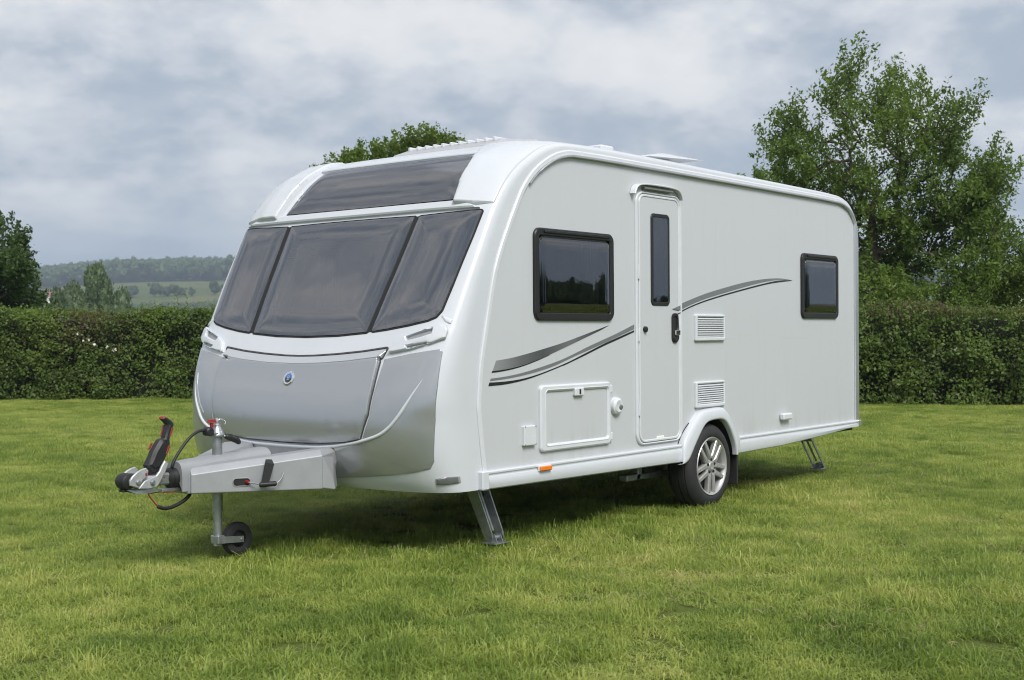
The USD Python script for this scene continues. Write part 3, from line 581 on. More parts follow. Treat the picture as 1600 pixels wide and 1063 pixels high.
def shell_point(t, y):
    """The body's skin: t = metres along the lengthwise outline (front bottom, over the roof, rear bottom), y = across."""
    t = np.clip(np.asarray(t, float), 0, T_END); y = np.asarray(y, float)
    s = np.clip(np.abs(y - W/2)/(W/2), 0, 1)
    k = 4 + 2.2*np.clip((t - .45)/.5, 0, 1)*np.clip((2.25 - t)/.4, 0, 1)      # the corner is squarer round the windscreen
    a = np.clip(1 - s**k, 0, 1)**(1/k)
    p = _side(t) + (_mid(t) - _side(t))*a[..., None]
    return np.stack([p[..., 0], y, p[..., 1]], -1)

def shell(t, y):
    """point and outward normal"""
    t = np.asarray(t, float); y = np.asarray(y, float)
    yy = np.clip(y, .004, W - .004); e = 2e-3
    dt = shell_point(np.minimum(t + e, T_END), yy) - shell_point(np.maximum(t - e, 0), yy)
    dy = shell_point(t, yy + e) - shell_point(t, yy - e)
    n = np.cross(dt, dy); n /= np.linalg.norm(n, axis=-1, keepdims=True) + 1e-12
    return shell_point(t, y), n
# ------------------------------------------------------------------ the touring caravan
van = thing('caravan', 'white touring caravan with silver nose and tinted front windows', 'caravan')
_th = np.radians(np.arange(0, 90.1, 3.5)); _s = np.sin(_th)**(2/5.)
YL = np.unique(np.round(np.concatenate([W/2 - W/2*_s, W/2 + W/2*_s, np.arange(.15, 2.15, .075)]), 5)); YL = YL[np.concatenate([[True], np.diff(YL) > .0008])]
TL = np.concatenate([np.arange(0, .70, .045), np.arange(.70, .90, .008), np.arange(.90, 2.9, .045), np.arange(2.9, 5.9, .25), np.arange(5.9, T_END, .05), [T_END]])
def far_side(g): return affinity.scale(g, 1, -1, origin=(0, W/2))                       # (t, y) shapes carried to the other half
def swap(p): return Polygon([(t, y) for t, y in p])
def soft(g, r): return g.buffer(-r, quad_segs=5).buffer(2*r, quad_segs=5).buffer(-r, quad_segs=5)
def on_side(a, b): return np.stack([a, 0*a, b], -1), np.broadcast_to([0., -1, 0], (len(a), 3)).copy()
def on_far(a, b): return np.stack([a, 0*a + W, b], -1), np.broadcast_to([0., 1, 0], (len(a), 3)).copy()
def sp(g, d1, d0=0., bevel=0., to=on_side): return patch(g, to, d1, d0, bevel)
def fp(g, d1, d0=-.004, bevel=0., height=None): return patch(g, shell, d1, d0, bevel, TL, YL, height)

# openings of the front
pane_c = swap([(1.768, W - .570), (1.772, 1.4), (1.773, 1.125), (1.772, .85), (1.768, .570), (1.364, .590), (.981, .618), (.962, .85), (.955, 1.125), (.962, 1.40), (.981, W - .618), (1.364, W - .590)])
pane_r = soft(swap([(1.768, .533), (1.776, .30), (1.786, .070), (1.62, .076), (1.466, .086), (1.28, .098), (1.115, .113), (1.075, .135), (1.054, .180), (1.026, .305), (1.0, .46), (.985, .582), (1.363, .556)]), .012)
pane_l = far_side(pane_r)
roof_win = swap([(2.295, 1.735), (2.308, 1.125), (2.300, .505), (2.30, .375), (2.20, .33), (2.07, .298), (1.96, .288), (1.885, .282), (1.872, .33), (1.868, 1.125), (1.870, 1.70), (1.872, 1.795), (1.96, 1.770), (2.07, 1.748), (2.20, 1.735)])
open_front = unary_union([pane_c, pane_r, pane_l, roof_win]).buffer(-.012)
_tt = np.linspace(1.8, 6.5, 900); t_at = lambda x: float(np.interp(x, _mid(_tt)[:, 0], _tt))
skin = rect(0, 0, T_END, W).difference(open_front).difference(rect(t_at(1.05), .72, t_at(1.50), 1.52))
body = obj('body_shell', patch(skin, shell, 0., None, 0, TL, YL), M['gelcoat'], van, 40)

import shapely
def pane_dome(g, rise, over):
    edge = g.exterior
    return lambda V: .006 + rise*(1 - (1 - np.clip(shapely.distance(shapely.points(V), edge)/over, 0, 1))**2)
TF, YF = np.arange(.9, 2.5, .016), np.arange(.02, W, .022)
# front windows: tinted panes standing just proud, dark edge bands round them
for g, lab in ((pane_c, 'wide middle front window'), (pane_r, 'front side window on the door side'), (pane_l, 'front side window on the far side')):
    w = obj('front_window', fp(g.difference(g.buffer(-.030)), .004, -.012, .002), M['frame'], van, 40, lab)
    obj('pane', patch(g.buffer(-.002), shell, .008, None, 0, TF, YF, pane_dome(g, .020, .15)), M['front_glass'], w, 40)
obj('window_seal', fp(unary_union([pane_c, pane_r, pane_l]).buffer(.035).buffer(-.026).difference(unary_union([pane_c, pane_r, pane_l]).buffer(-.002)), .003, -.004, 0), M['dark'], van, 40)
w = obj('sky_window', fp(roof_win.difference(roof_win.buffer(-.025)), .002, -.012, 0), M['dark'], van, 40, 'long curved window in the front of the roof')
obj('pane', patch(roof_win.buffer(-.002), shell, .008, None, 0, TF, YF, pane_dome(roof_win, .010, .12)), M['front_glass'], w, 40)
obj('window_hood', fp(swap([(1.800, .09), (1.800, W - .09), (1.842, W - .20), (1.858, W - .31), (1.858, .31), (1.842, .20)]), .022, 0, .008), M['gelcoat'], van, 40)
obj('roof_bar', fp(swap([(2.312, .36), (2.318, 1.125), (2.312, W - .36), (2.365, W - .40), (2.372, 1.125), (2.365, .40)]), .018, 0, .006), M['gelcoat'], van, 40)

# raised cowls either side of the sky window
_ce = curve([(1.827, .276, 0), (1.95, .292, 0), (2.11, .314, 0), (2.24, .345, 0), (2.345, .385, 0), (2.47, .405, 0), (2.60, .385, 0), (2.75, .300, 0), (2.88, .180, 0), (2.97, .03, 0)], 60)[:, :2]
cowl = soft(swap([(1.834, .02), (1.828, .145)] + [tuple(p) for p in _ce]), .008)
def cowl_rise(far):
    def f(V):
        y = W - V[:, 1] if far else V[:, 1]; t = V[:, 0]
        return (.006 + .042*np.clip((y - .02)/.24, 0, 1)**1.2)*np.clip((2.97 - t)/.1, .1, 1)*np.clip((2.80 - t)/.6, .15, 1)*np.clip((2.97 - t)/.5, 0, 1)
    return f
_cf = curve([(1.827, W - .405, 0), (1.95, W - .425, 0), (2.11, W - .450, 0), (2.24, W - .465, 0), (2.345, W - .465, 0), (2.47, W - .44, 0), (2.60, W - .385, 0), (2.75, W - .300, 0), (2.88, W - .180, 0), (2.97, W - .03, 0)], 60)[:, :2]
cowl_far = soft(swap([(1.834, W - .02), (1.828, W - .145)] + [tuple(p) for p in _cf]), .008)
for g, far in ((cowl, False), (cowl_far, True)):
    obj('roof_cowl', fp(g, .04, -.004, .012, cowl_rise(far)), M['gelcoat'], van, 40)

# silver nose: locker lid, its upper lip, the silver surround and the bright lower rail
lid = soft(swap([(.789, W - .42), (.776, 1.60), (.762, 1.36), (.757, 1.125), (.762, .89), (.776, .66), (.800, .432), (.62, .428), (.474, .437), (.338, .487), (.316, .60), (.300, .80), (.294, 1.125), (.300, 1.45), (.316, W - .60), (.338, W - .487), (.474, W - .437), (.62, W - .428)]), .012)
lip = swap([(.882, .405), (.856, .60), (.838, .80), (.826, 1.0), (.823, 1.125), (.826, 1.25), (.838, 1.45), (.856, W - .60), (.882, W - .405), (.812, W - .424), (.784, W - .66), (.768, W - .89), (.763, 1.125), (.768, .89), (.784, .66), (.812, .424)])
lid = soft(unary_union([lid.buffer(.004), lip.buffer(.004)]).buffer(.006).buffer(-.010), .006)
def lid_rise(V):
    crease = .763 + .05*np.clip(np.abs(V[:, 1] - W/2)/.70, 0, 1)**2
    return .032 - .030*np.clip((V[:, 0] - crease)/.06, 0, 1) - .014*np.clip((crease - V[:, 0])/.42, 0, 1)
lip2 = swap([(t, y) for t, y in lip.exterior.coords]).intersection(lid.buffer(-.008))
L_ = obj('front_locker_lid', fp(lid, .016, -.004, .005, lid_rise), M['silver'], van, 40)
obj('lid_lip', fp(lip2, .002, 0, 0, lambda V: lid_rise(V) + .0015), M['pale_silver'], L_, 40)
half = swap([(.808, .405), (.846, .21), (.872, .062), (.860, .048), (.762, .046), (.63, .046), (.505, .050), (.34, .058), (.215, .068), (.172, .088), (.150, .17), (.128, .318), (.10, .55), (.080, .777), (.070, 1.125), (.25, 1.125), (.286, 1.125), (.290, .80), (.306, .58), (.326, .475), (.47, .424), (.62, .414)])
surround = unary_union([half, far_side(half)]).buffer(.001)
obj('silver_panel', fp(soft(surround, .006), .005, -.004, .003), M['silver'], van, 40)
obj('lid_gap', fp(lid.buffer(.0055).difference(lid.buffer(-.004)), .0062, -.004), M['gap'], van, 40)
def rail(pts, r, off):
    p = curve([(a, b, 0) for a, b in pts], 60)[:, :2]; q, nn = shell(p[:, 0], p[:, 1]); rr = np.full(len(p), r); rr[:6] = np.linspace(.001, r, 6); rr[-6:] = np.linspace(r, .001, 6)
    return tube(q + nn*off, rr, 8)
sm = [(.689, .117), (.62, .150), (.545, .188), (.42, .275), (.353, .381), (.306, .569), (.284, .72), (.272, .893), (.270, 1.125)]
sm = sm + [(a, W - b) for a, b in sm[-2::-1]]
obj('nose_rail', rail(sm, .011, .004), M['gelcoat'], van, True)
obj('lid_edge', rail([(a, W - b) for a, b in [(.80, .418), (.62, .418), (.474, .427), (.345, .478)]], .005, .006), M['gelcoat'], van, True)
# ghosted swoosh printed on the silver by the far corner
obj('nose_print', fp(far_side(soft(swap([(.70, .155), (.62, .185), (.50, .262), (.43, .33), (.445, .30), (.50, .235), (.60, .150), (.685, .118)]), .002)), .0075, .004), M['decal_pale'], van, 40)
# badge
q, nn = shell(np.array([.668]), np.array([1.123])); q, nn = q[0], nn[0]
ex = np.cross([0, 0, 1.], nn); ex /= np.linalg.norm(ex); ez = np.cross(nn, ex)
BADGE = .026
def stand(m, scale=1.0): v = np.array(m.vertices); m = m.copy(); m.vertices = q + v[:, :1]*ex + v[:, 1:2]*ez + (v[:, 2:] + BADGE)*nn; return m
b_ = obj('badge', stand(lathe([(0, 0), (.004, 0), (.008, .034), (.010, .040), (.006, .046), (-.002, .048), (-.004, 0)], (0, 0, 0), 'z', 36)), M['chrome'], van, 40)
dome = lathe([(.0085, 0.), (.0085, .018), (.0075, .030), (.005, .034)], (0, 0, 0), 'z', 32); up_, dn_ = dome.slice_plane([0, .002, 0], [0, 1, 0]), dome.slice_plane([0, .002, 0], [0, -1, 0])
obj('enamel', stand(up_), M['blue'], b_, 40); obj('enamel', stand(dn_), M['badge_dark'], b_, 40)
tx = meshkit.text_mesh('B', .026, .002, True); tx.vertices = np.array(tx.vertices) + [-.009, -.012, .009]; obj('emblem', stand(tx), M['chrome'], b_, False)

# grab handles and front marker lights at both corners
grip = soft(swap([(.842, .384), (.885, .372), (.915, .357), (.952, .289), (.984, .205), (1.013, .121), (1.025, .085), (1.015, .056), (.980, .044), (.938, .046), (.909, .106), (.890, .17), (.870, .23)]), .006)
hole1 = soft(swap([(.946, .290), (.976, .207), (.998, .125), (.965, .122), (.943, .185), (.921, .272)]), .006)
hole2 = soft(swap([(.888, .268), (.903, .196), (.913, .132), (.900, .135), (.883, .20), (.872, .252)]), .004)
lampg = soft(swap([(.105, .075), (.112, .040), (.107, .0135), (.069, .0135), (.067, .043), (.069, .080)]), .003)
for far in (False, True):
    fl = far_side if far else (lambda g: g)
    h_ = obj('grab_handle', fp(fl(grip.difference(hole1).difference(hole2)), .024, 0, .007), M['gelcoat'], van, 40)
    obj('recess', fp(fl(grip.buffer(-.002)), .003, -.002), M['silver_plastic'], h_, 40)
    l_ = obj('front_marker_light', fp(fl(lampg.buffer(.004)), .006, -.002, .002), M['silver_plastic'], van, 40)
    obj('lens', fp(fl(lampg), .011, 0, .004), M['lens'], l_, 40)
    obj('corner_crease', fp(fl(soft(swap([(1.090, .112), (1.056, .040), (1.030, .042), (1.046, .075)]), .003)), .008, 0, .006), M['gelcoat'], van, 40)

# ---- side walls
out = _side(np.linspace(0, T_END, 420)); outline = Polygon(out).buffer(0)
inner = outline.buffer(-.036, quad_segs=12)
wall_area = inner.intersection(rect(-.2, .494, 5.125, 3))
arch_pts = [(2.102, .368), (2.185, .375), (2.229, .40), (2.319, .505), (2.40, .59), (2.455, .632), (2.53, .650), (2.63, .655), (2.703, .648), (2.77, .612), (2.83, .545), (2.885, .455), (2.906, .376)]
arch_out = [(2.150, .384), (2.152, .44), (2.165, .505), (2.231, .588), (2.30, .650), (2.372, .703), (2.42, .724), (2.474, .736), (2.60, .742), (2.725, .740), (2.775, .714), (2.83, .665), (2.897, .588), (2.945, .535), (2.985, .495), (2.96, .43), (2.935, .374)]
arch_cut = Polygon(arch_pts + [(2.906, .2), (2.102, .2)]).buffer(.01)
win1, win2 = rrect(.498, 1.372, 1.345, 1.936, .055), rrect(4.078, 1.402, 4.777, 1.940, .055)
door_out = rrect(1.606, .534, 2.197, 2.247, .085); door_leaf = rrect(1.640, .549, 2.165, 2.232, .068); door_pane = rrect(1.790, 1.478, 2.028, 2.109, .035)
vents = [rrect(2.376, 1.230, 2.799, 1.422, .012), rrect(2.373, .748, 2.794, .937, .012)]
holes = unary_union([win1.buffer(-.02), win2.buffer(-.02), door_leaf.buffer(-.001)] + [v.buffer(-.025) for v in vents])
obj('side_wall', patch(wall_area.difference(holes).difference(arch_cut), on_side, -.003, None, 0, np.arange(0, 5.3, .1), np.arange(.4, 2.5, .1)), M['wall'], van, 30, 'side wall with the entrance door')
fwin = rrect(.36, 1.38, 1.05, 1.93, .05)
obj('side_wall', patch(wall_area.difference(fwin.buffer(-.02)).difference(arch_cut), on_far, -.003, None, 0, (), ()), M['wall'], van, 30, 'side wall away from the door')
ring = outline.difference(inner)
front_ring = ring.intersection(rect(-.3, .494, 1.0, 3)); roof_ring = ring.intersection(rect(1.0, 2.0, 5.05, 3)).difference(rect(4.9, 0, 6, 2.35)); rear_ring = outline.difference(outline.intersection(rect(-1, .4, 5.125, 3)).intersection(inner)).intersection(rect(4.70, .45, 6, 3)).difference(roof_ring.buffer(.002))
_in = np.array(inner.exterior.coords); _in = _in[((_in[:, 0] > .45) & (_in[:, 1] > 2.05))]; _in = _in[np.argsort(_in[:, 0] - .6*np.minimum(_in[:, 1] - 2.3, 0))]
for to in (on_side, on_far):
    obj('edge_trim', sp(front_ring, .012, -.02, .007, to), M['trim'], van, 30, 'white trim along the front edge of the side wall')
    obj('roof_trim', sp(roof_ring, .014, -.02, .008, to), M['trim'], van, 30)
    obj('edge_trim', sp(rear_ring, .013, -.02, .007, to), M['alu'], van, 30, 'metal trim along the rear edge of the side wall')
    obj('awning_rail', sp(unary_union([LineString(_in[i:i + 2]).buffer(.0015 + .0075*min(1, i/22)) for i in range(len(_in) - 1)]).simplify(.0012).difference(rect(5.119, 0, 6, 3)), .024, -.01, .004, to), M['alu'], van, 30)
obj('panel_seam', sp(rect(2.81, 1.2482, 5.118, 1.2500), -.002, -.003), M['trim'], van, False)

# ---- windows in the side
def side_window(g, dome, lab, to=on_side):
    x0, z0, x1, z1 = g.bounds
    f = obj('side_window', sp(g.difference(g.buffer(-.048)), .016, -.012, .007, to), M['frame'], van, 30, lab)
    obj('top_rail', sp(rrect(x0 + .09, z1 - .030, x1 - .06, z1 - .012, .004), .026, .01, .004, to), M['frame'], f, 30)
    p = rrect(x0 + .043, z0 + .043, x1 - .043, z1 - .05, .07)
    def bulge(V):
        d = np.minimum.reduce([V[:, 0] - x0 - .043, x1 - .043 - V[:, 0], V[:, 1] - z0 - .043, z1 - .05 - V[:, 1]])
        return .006 + dome*(1 - (1 - np.clip(d/.07, 0, 1))**3)
    obj('pane', patch(p, to, .006, None, .001, np.arange(x0, x1, .018), np.arange(z0, z1, .018), bulge), M['side_glass'], f, 50)
    obj('seal', sp(p.buffer(.006).difference(p.buffer(-.012)), .009, 0, .003, to), M['black'], f, 30)
    for xx in (x0 + .16, x1 - .16): obj('catch', box((xx, .02 if to is on_side else W - .02, z0 + .075), (.07, .02, .022), .006), M['black'], f, 30)
side_window(win1, .018, 'large side window ahead of the door')
side_window(win2, .018, 'small side window near the rear')
side_window(fwin, .014, 'side window on the far side at the front', on_far)

# ---- door
obj('door_frame', sp(door_out.difference(door_leaf.buffer(.004)), .014, -.01, .006), M['trim'], van, 30)
obj('door_seal', patch(door_leaf.buffer(.006).difference(door_leaf.buffer(-.012)), on_side, -.012, None), M['dark'], van, False)
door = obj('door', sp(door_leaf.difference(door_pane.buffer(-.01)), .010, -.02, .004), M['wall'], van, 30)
obj('door_rim', sp(door_leaf.buffer(-.001).difference(door_leaf.buffer(-.018)), .015, .008, .004), M['trim'], door, 30)
obj('door_window', sp(door_pane.difference(door_pane.buffer(-.028)), .018, .004, .005), M['frame'], door, 30)
obj('pane', patch(door_pane.buffer(-.027), on_side, .016, None, 0, np.arange(1.7, 2.1, .03), np.arange(1.4, 2.2, .03)), M['side_glass'], door, 30)
hp = rrect(2.053, 1.222, 2.134, 1.428, .036)
obj('door_handle', sp(hp.difference(rrect(2.070, 1.310, 2.117, 1.410, .02)), .030, .008, .010), M['black'], door, 30)
obj('handle_cup', sp(hp.buffer(-.006), .013, .008), M['dark'], door, 30)
obj('handle_lever', box((2.094, -.036, 1.292), (.056, .014, .036), .006), M['chrome'], door, 30)
obj('door_lock', lathe([(-.030, 0), (-.030, .012), (-.026, .019), (-.008, .021)], (1.711, 0, 1.316), 'y', 24), M['black'], door, 30)
obj('door_plate', sp(rrect(1.855, .558, 1.946, .582, .006), .014, .008, .002), M['label'], door, 30)
for zz in (1.70, 1.28, .78): obj('hinge', tube([(1.632, -.016, zz - .045), (1.632, -.016, zz + .045)], .009, 10), M['trim'], door, True)
gut = [(1.566, 2.222), (1.582, 2.258), (1.606, 2.279), (1.650, 2.291), (1.76, 2.300), (1.90, 2.303), (2.05, 2.297), (2.12, 2.288), (2.160, 2.264), (2.182, 2.222)]
gu = curve([(a, 0, b) for a, b in gut], 40)
prof = [(.0, .011), (-.034, .006), (-.040, -.003), (-.037, -.010), (-.031, -.005), (.0, -.002)]
ce = np.array([1.875, 0, 2.15]); G = []
for p in gu:
    o = p - ce; o /= np.linalg.norm(o); G.append([p + np.array([0, a, 0]) + o*b for a, b in prof])
G = np.array(G); n_, k_ = G.shape[:2]; i, j = np.meshgrid(np.arange(n_ - 1), np.arange(k_ - 1), indexing='ij')
qd = np.stack([i*k_ + j, (i + 1)*k_ + j, (i + 1)*k_ + j + 1, i*k_ + j + 1], -1).reshape(-1, 4)
gm = trimesh.Trimesh(G.reshape(-1, 3), np.vstack([qd[:, [0, 1, 2]], qd[:, [0, 2, 3]]]), process=False)
obj('door_gutter', gm, M['trim'], van, 40)
obj('awning_lamp', sp(rrect(1.70, 2.262, 2.06, 2.280, .006), .03, 0, .005), M['lens'], van, 30)

# ---- lockers, vents, fittings
bo, bi = rrect(.543, .573, 1.294, .977, .03), rrect(.602, .618, 1.257, .936, .015)
lk = obj('battery_locker', sp(bo.difference(bi), .020, -.003, .009), M['trim'], van, 30)
obj('locker_panel', sp(bi.buffer(.004), .006, -.003, .002), M['wall'], lk, 30)
obj('locker_edge', sp(bi.buffer(.016).difference(bi.buffer(.010)), .0225, .01, .002), M['trim'], lk, 30)
la = obj('locker_latch', sp(rrect(.885, .899, .982, .952, .012), .030, .0, .006), M['trim'], van, 30)
obj('keyhole', sp(rrect(.926, .910, .942, .942, .006), .033, .02, .001), M['black'], la, 30)
for zz in (.62, .93): obj('hinge', box((1.300, -.012, zz), (.022, .018, .05), .005), M['trim'], lk, 30)
ic = (1.368, 0, .814)
inl = obj('water_inlet', lathe([(-.030, 0), (-.030, .020), (-.034, .030), (-.034, .040), (-.022, .055), (-.002, .058), (.003, .058)], ic, 'y', 40), M['trim'], van, 30)
obj('inlet_plug', lathe([(-.040, 0), (-.040, .012), (-.036, .017), (-.030, .019)], (1.388, 0, .806), 'y', 20), M['lens'], inl, 30)
obj('socket_cover', sp(rrect(.378, .622, .495, .742, .008), .022, -.003, .005), M['trim'], van, 30)
for zz in (.628, .736):
    for xx in (.386, .487): obj('screw', lathe([(-.024, 0), (-.024, .004), (-.018, .005)], (xx, 0, zz), 'y', 8), M['galv'], van, 30)
for vi, v in enumerate(vents):
    x0, z0, x1, z1 = v.bounds
    fr = obj('vent', sp(v.difference(rrect(x0 + .028, z0 + .026, x1 - .016, z1 - .018, .004)), .018, -.003, .006), M['trim'], van, 30, ('upper' if vi == 0 else 'lower') + ' slatted vent right of the door')
    obj('vent_back', box(((x0 + x1)/2, .012, (z0 + z1)/2), (x1 - x0 - .01, .006, z1 - z0 - .01), .001), M['dark'], fr, False)
    m_ = 9; zz = np.linspace(z0 + .035, z1 - .030, m_)
    for z_ in zz:
        s_ = box((0, 0, 0), (x1 - x0 - .046, .020, .0085), .002); s_.apply_transform(trimesh.transformations.rotation_matrix(.5, [1, 0, 0])); s_.apply_translation(((x0 + x1)/2 + .006, -.006, z_))
        obj('slat', s_, M['trim'], fr, False)
    obj('mullion', box(((x0 + x1)/2 + .006, .001, (z0 + z1)/2), (.006, .006, z1 - z0 - .05), .001), M['trim'], fr, False)
obj('outlet_cover', box((3.765, -.022, .614), (.152, .046, .054), .016), M['trim'], van, 30)
am = obj('side_marker_light', box((.557, -.030, .478), (.124, .014, .036), .006), M['trim'], van, 30)
obj('lens', box((.557, -.042, .478), (.112, .020, .028), .008), M['amber'], am, 30)

# ---- printed stripes
def stripe(name, m, upper, lower, d, lab=None):
    U, Lw = curve([(a, b, 0) for a, b in upper], 30)[:, :2], curve([(a, b, 0) for a, b in lower], 30)[:, :2]
    obj(name, patch(Polygon(np.vstack([U, Lw[::-1]])).buffer(0), on_side, d, -.003), m, van, False, lab)
cut = rect(-1, 0, 1.604, 3)
stripe('stripe', M['decal_fade'], [(.143, 1.137), (.353, 1.159), (.589, 1.197), (.836, 1.242), (1.096, 1.298), (1.300, 1.343)], [(.112, 1.080), (.216, 1.085), (.352, 1.100), (.54, 1.135), (.735, 1.182), (.964, 1.244), (1.204, 1.310), (1.300, 1.341)], -.0015, 'broad grey stripe under the front side window')
stripe('stripe', M['decal_black'], [(.108, 1.077), (.216, 1.083), (.352, 1.098), (.50, 1.125), (.66, 1.162)], [(.104, 1.067), (.216, 1.074), (.352, 1.091), (.50, 1.120), (.66, 1.160)], -.0012, 'thin black line below the broad grey stripe')
stripe('stripe', M['decal_grey'], [(.094, 1.034), (.352, 1.054), (.587, 1.091), (.835, 1.142), (1.096, 1.214), (1.369, 1.283), (1.600, 1.349)], [(.087, 1.020), (.351, 1.038), (.587, 1.070), (.734, 1.099), (.938, 1.152), (1.149, 1.203), (1.369, 1.258), (1.600, 1.318)], -.0015, 'long grey stripe running up to the door')
stripe('stripe', M['decal_black'], [(.083, 1.012), (.26, 1.014), (.444, 1.030), (.636, 1.064), (.886, 1.122), (1.095, 1.181), (1.280, 1.230)], [(.072, .991), (.305, 1.002), (.515, 1.032), (.734, 1.078), (.937, 1.127), (1.10, 1.176), (1.280, 1.229)], -.0012, 'lowest black stripe curving up from the nose')
stripe('stripe', M['decal_black'], [(.80, 1.093), (.989, 1.149), (1.258, 1.227), (1.43, 1.269), (1.600, 1.310)], [(.80, 1.091), (.989, 1.140), (1.258, 1.213), (1.43, 1.255), (1.600, 1.298)], -.0011, 'thin black line joining the door frame')
stripe('stripe', M['decal_grey'], [(2.206, 1.497), (2.345, 1.530), (2.487, 1.562), (2.804, 1.620), (3.137, 1.672), (3.441, 1.705), (3.66, 1.718), (3.835, 1.716), (3.93, 1.708)], [(2.206, 1.455), (2.345, 1.492), (2.59, 1.545), (2.912, 1.600), (3.252, 1.655), (3.586, 1.698), (3.76, 1.710), (3.835, 1.711), (3.93, 1.707)], -.0015, 'grey stripe arching back from the door')
stripe('stripe', M['decal_black'], [(2.206, 1.446), (2.345, 1.483), (2.59, 1.535), (2.912, 1.590), (3.252, 1.643), (3.586, 1.690), (3.76, 1.706), (3.93, 1.707)], [(2.206, 1.436), (2.345, 1.474), (2.59, 1.525), (2.912, 1.579), (3.252, 1.631), (3.586, 1.676), (3.76, 1.692), (3.93, 1.706)], -.0012, 'black line under the arching stripe')
for zz, up in ((1.486, 1), (1.443, 0)):
    obj('door_stripe', patch(Polygon([(2.066, 1.458), (2.166, 1.483), (2.166, 1.446)]) if up else Polygon([(2.128, 1.424), (2.166, 1.436), (2.166, 1.426)]), on_side, .0165, .008), M['decal_grey'] if up else M['decal_black'], door, False)

# ---- skirt and wheel arch
def skirt(x0, x1, zb):
    xs = np.linspace(x0, x1, 30); S = []
    for x in xs:
        b = float(zb(x)); S.append([(x, y, z) for y, z in [(.010, .507), (-.020, .505), (-.027, .498), (-.027, .490), (-.019, .484), (-.019, .474), (-.025, .470), (-.031, .45), (-.031, b + .03), (-.024, b + .008), (-.010, b), (.05, b + .004)]])
    S = np.array(S); n, k = S.shape[:2]; i, j = np.meshgrid(np.arange(n - 1), np.arange(k - 1), indexing='ij')
    q = np.stack([i*k + j, (i + 1)*k + j, (i + 1)*k + j + 1, i*k + j + 1], -1).reshape(-1, 4)
    m = trimesh.Trimesh(S.reshape(-1, 3), np.vstack([q[:, [0, 1, 2]], q[:, [0, 2, 3]]]), process=False)
    for e in (S[0], S[-1]):
        c = e.mean(0); m = cat(m, trimesh.Trimesh(np.vstack([e, c]), [[a, a + 1, k] for a in range(k - 1)] + [[a + 1, a, k] for a in range(k - 1)], process=False))
    return m
zb = lambda x: np.interp(x, [0, 2.2, 2.9, 3.7, 4.5, 5.2], [.397, .376, .374, .382, .414, .452])
def mirrored(m):
    m = m.copy(); m.vertices = np.array(m.vertices)*[1, -1, 1] + [0, W, 0]; m.invert(); return m
s1, s2 = skirt(.035, 2.160, zb), skirt(2.950, 5.135, zb)
pi_ = curve([(a, 0, b) for a, b in arch_pts], 48); po_ = curve([(a, 0, b) for a, b in arch_out], 48); A_ = []
for a, b in zip(po_, pi_):
    A_.append([a + [0, .006, 0], a + (b - a)*.03 + [0, -.030, 0], a + (b - a)*.12 + [0, -.042, 0], a + (b - a)*.30 + [0, -.050, 0], a + (b - a)*.80 + [0, -.056, 0], a + (b - a)*.95 + [0, -.052, 0], b + [0, -.040, 0], b + [0, -.012, 0]])
A_ = np.array(A_); n_, k_ = A_.shape[:2]; i, j = np.meshgrid(np.arange(n_ - 1), np.arange(k_ - 1), indexing='ij')
qd = np.stack([i*k_ + j, (i + 1)*k_ + j, (i + 1)*k_ + j + 1, i*k_ + j + 1], -1).reshape(-1, 4)
arch = trimesh.Trimesh(A_.reshape(-1, 3), np.vstack([qd[:, [0, 1, 2]], qd[:, [0, 2, 3]]]), process=False)
for far in (False, True):
    f_ = mirrored if far else (lambda m: m)
    for s_ in (s1, s2): obj('skirt', f_(s_), M['gelcoat'], van, 30)
    obj('skirt_joint', f_(cat(box((.006, -.012, .452), (.062, .046, .112), .008))), M['gelcoat'], van, 30)
    obj('skirt_joint', f_(cat(box((5.165, -.012, .476), (.070, .046, .060), .008))), M['alu'], van, 30)
    obj('wheel_arch', f_(arch), M['gelcoat'], van, 35)
    an = np.radians(np.linspace(13, 167, 24)); li = np.array([[(2.505 + .42*math.cos(a), y, .30 + .40*math.sin(a)) for y in (-.005, .34)] for a in an])
    v_ = li.reshape(-1, 3); q_ = np.array([[2*a, 2*a + 1, 2*a + 3, 2*a + 2] for a in range(len(an) - 1)])
    liner = trimesh.Trimesh(v_, np.vstack([q_[:, [0, 1, 2]], q_[:, [0, 2, 3]]]), process=False)
    back = box((2.505, .34, .56), (.86, .01, .34), .001)
    obj('arch_liner', f_(cat(liner, back)), M['dark'], van, 30)
    obj('mudflap', f_(box((3.005, .095, .295), (.016, .19, .31), .006)), M['rubber'], van, 30)

# ---- wheels
tyre = lathe([(.004, .208), (-.006, .220), (-.010, .236), (-.007, .262), (.006, .286), (.022, .301), (.040, .309), (.046, .302), (.050, .3105), (.094, .314), (.097, .305), (.102, .305), (.105, .314), (.150, .3105), (.154, .302), (.160, .309), (.178, .301), (.194, .286), (.206, .262), (.208, .236), (.200, .208)], (0, 0, 0), 'y', 72)
ringm = lathe([(.10, .178), (.030, .182), (.008, .190), (-.004, .200), (-.008, .209), (-.002, .213), (.008, .210), (.02, .200), (.10, .196)], (0, 0, 0), 'y', 72)
hub = lathe([(.004, 0), (-.004, .024), (-.002, .030), (.002, .033), (.006, .052), (.016, .066), (.05, .070), (.05, 0)], (0, 0, 0), 'y', 40)
drum = lathe([(.055, 0), (.055, .13), (.06, .155), (.16, .160), (.16, 0)], (0, 0, 0), 'y', 40)
spk = hull([(-.019, .006, .045), (.019, .006, .045), (-.012, -.006, .075), (.012, -.006, .075), (-.016, .030, .045), (.016, .030, .045), (-.011, -.002, .192), (.011, -.002, .192), (-.015, .004, .196), (.015, .004, .196), (-.013, .034, .190), (.013, .034, .190)])
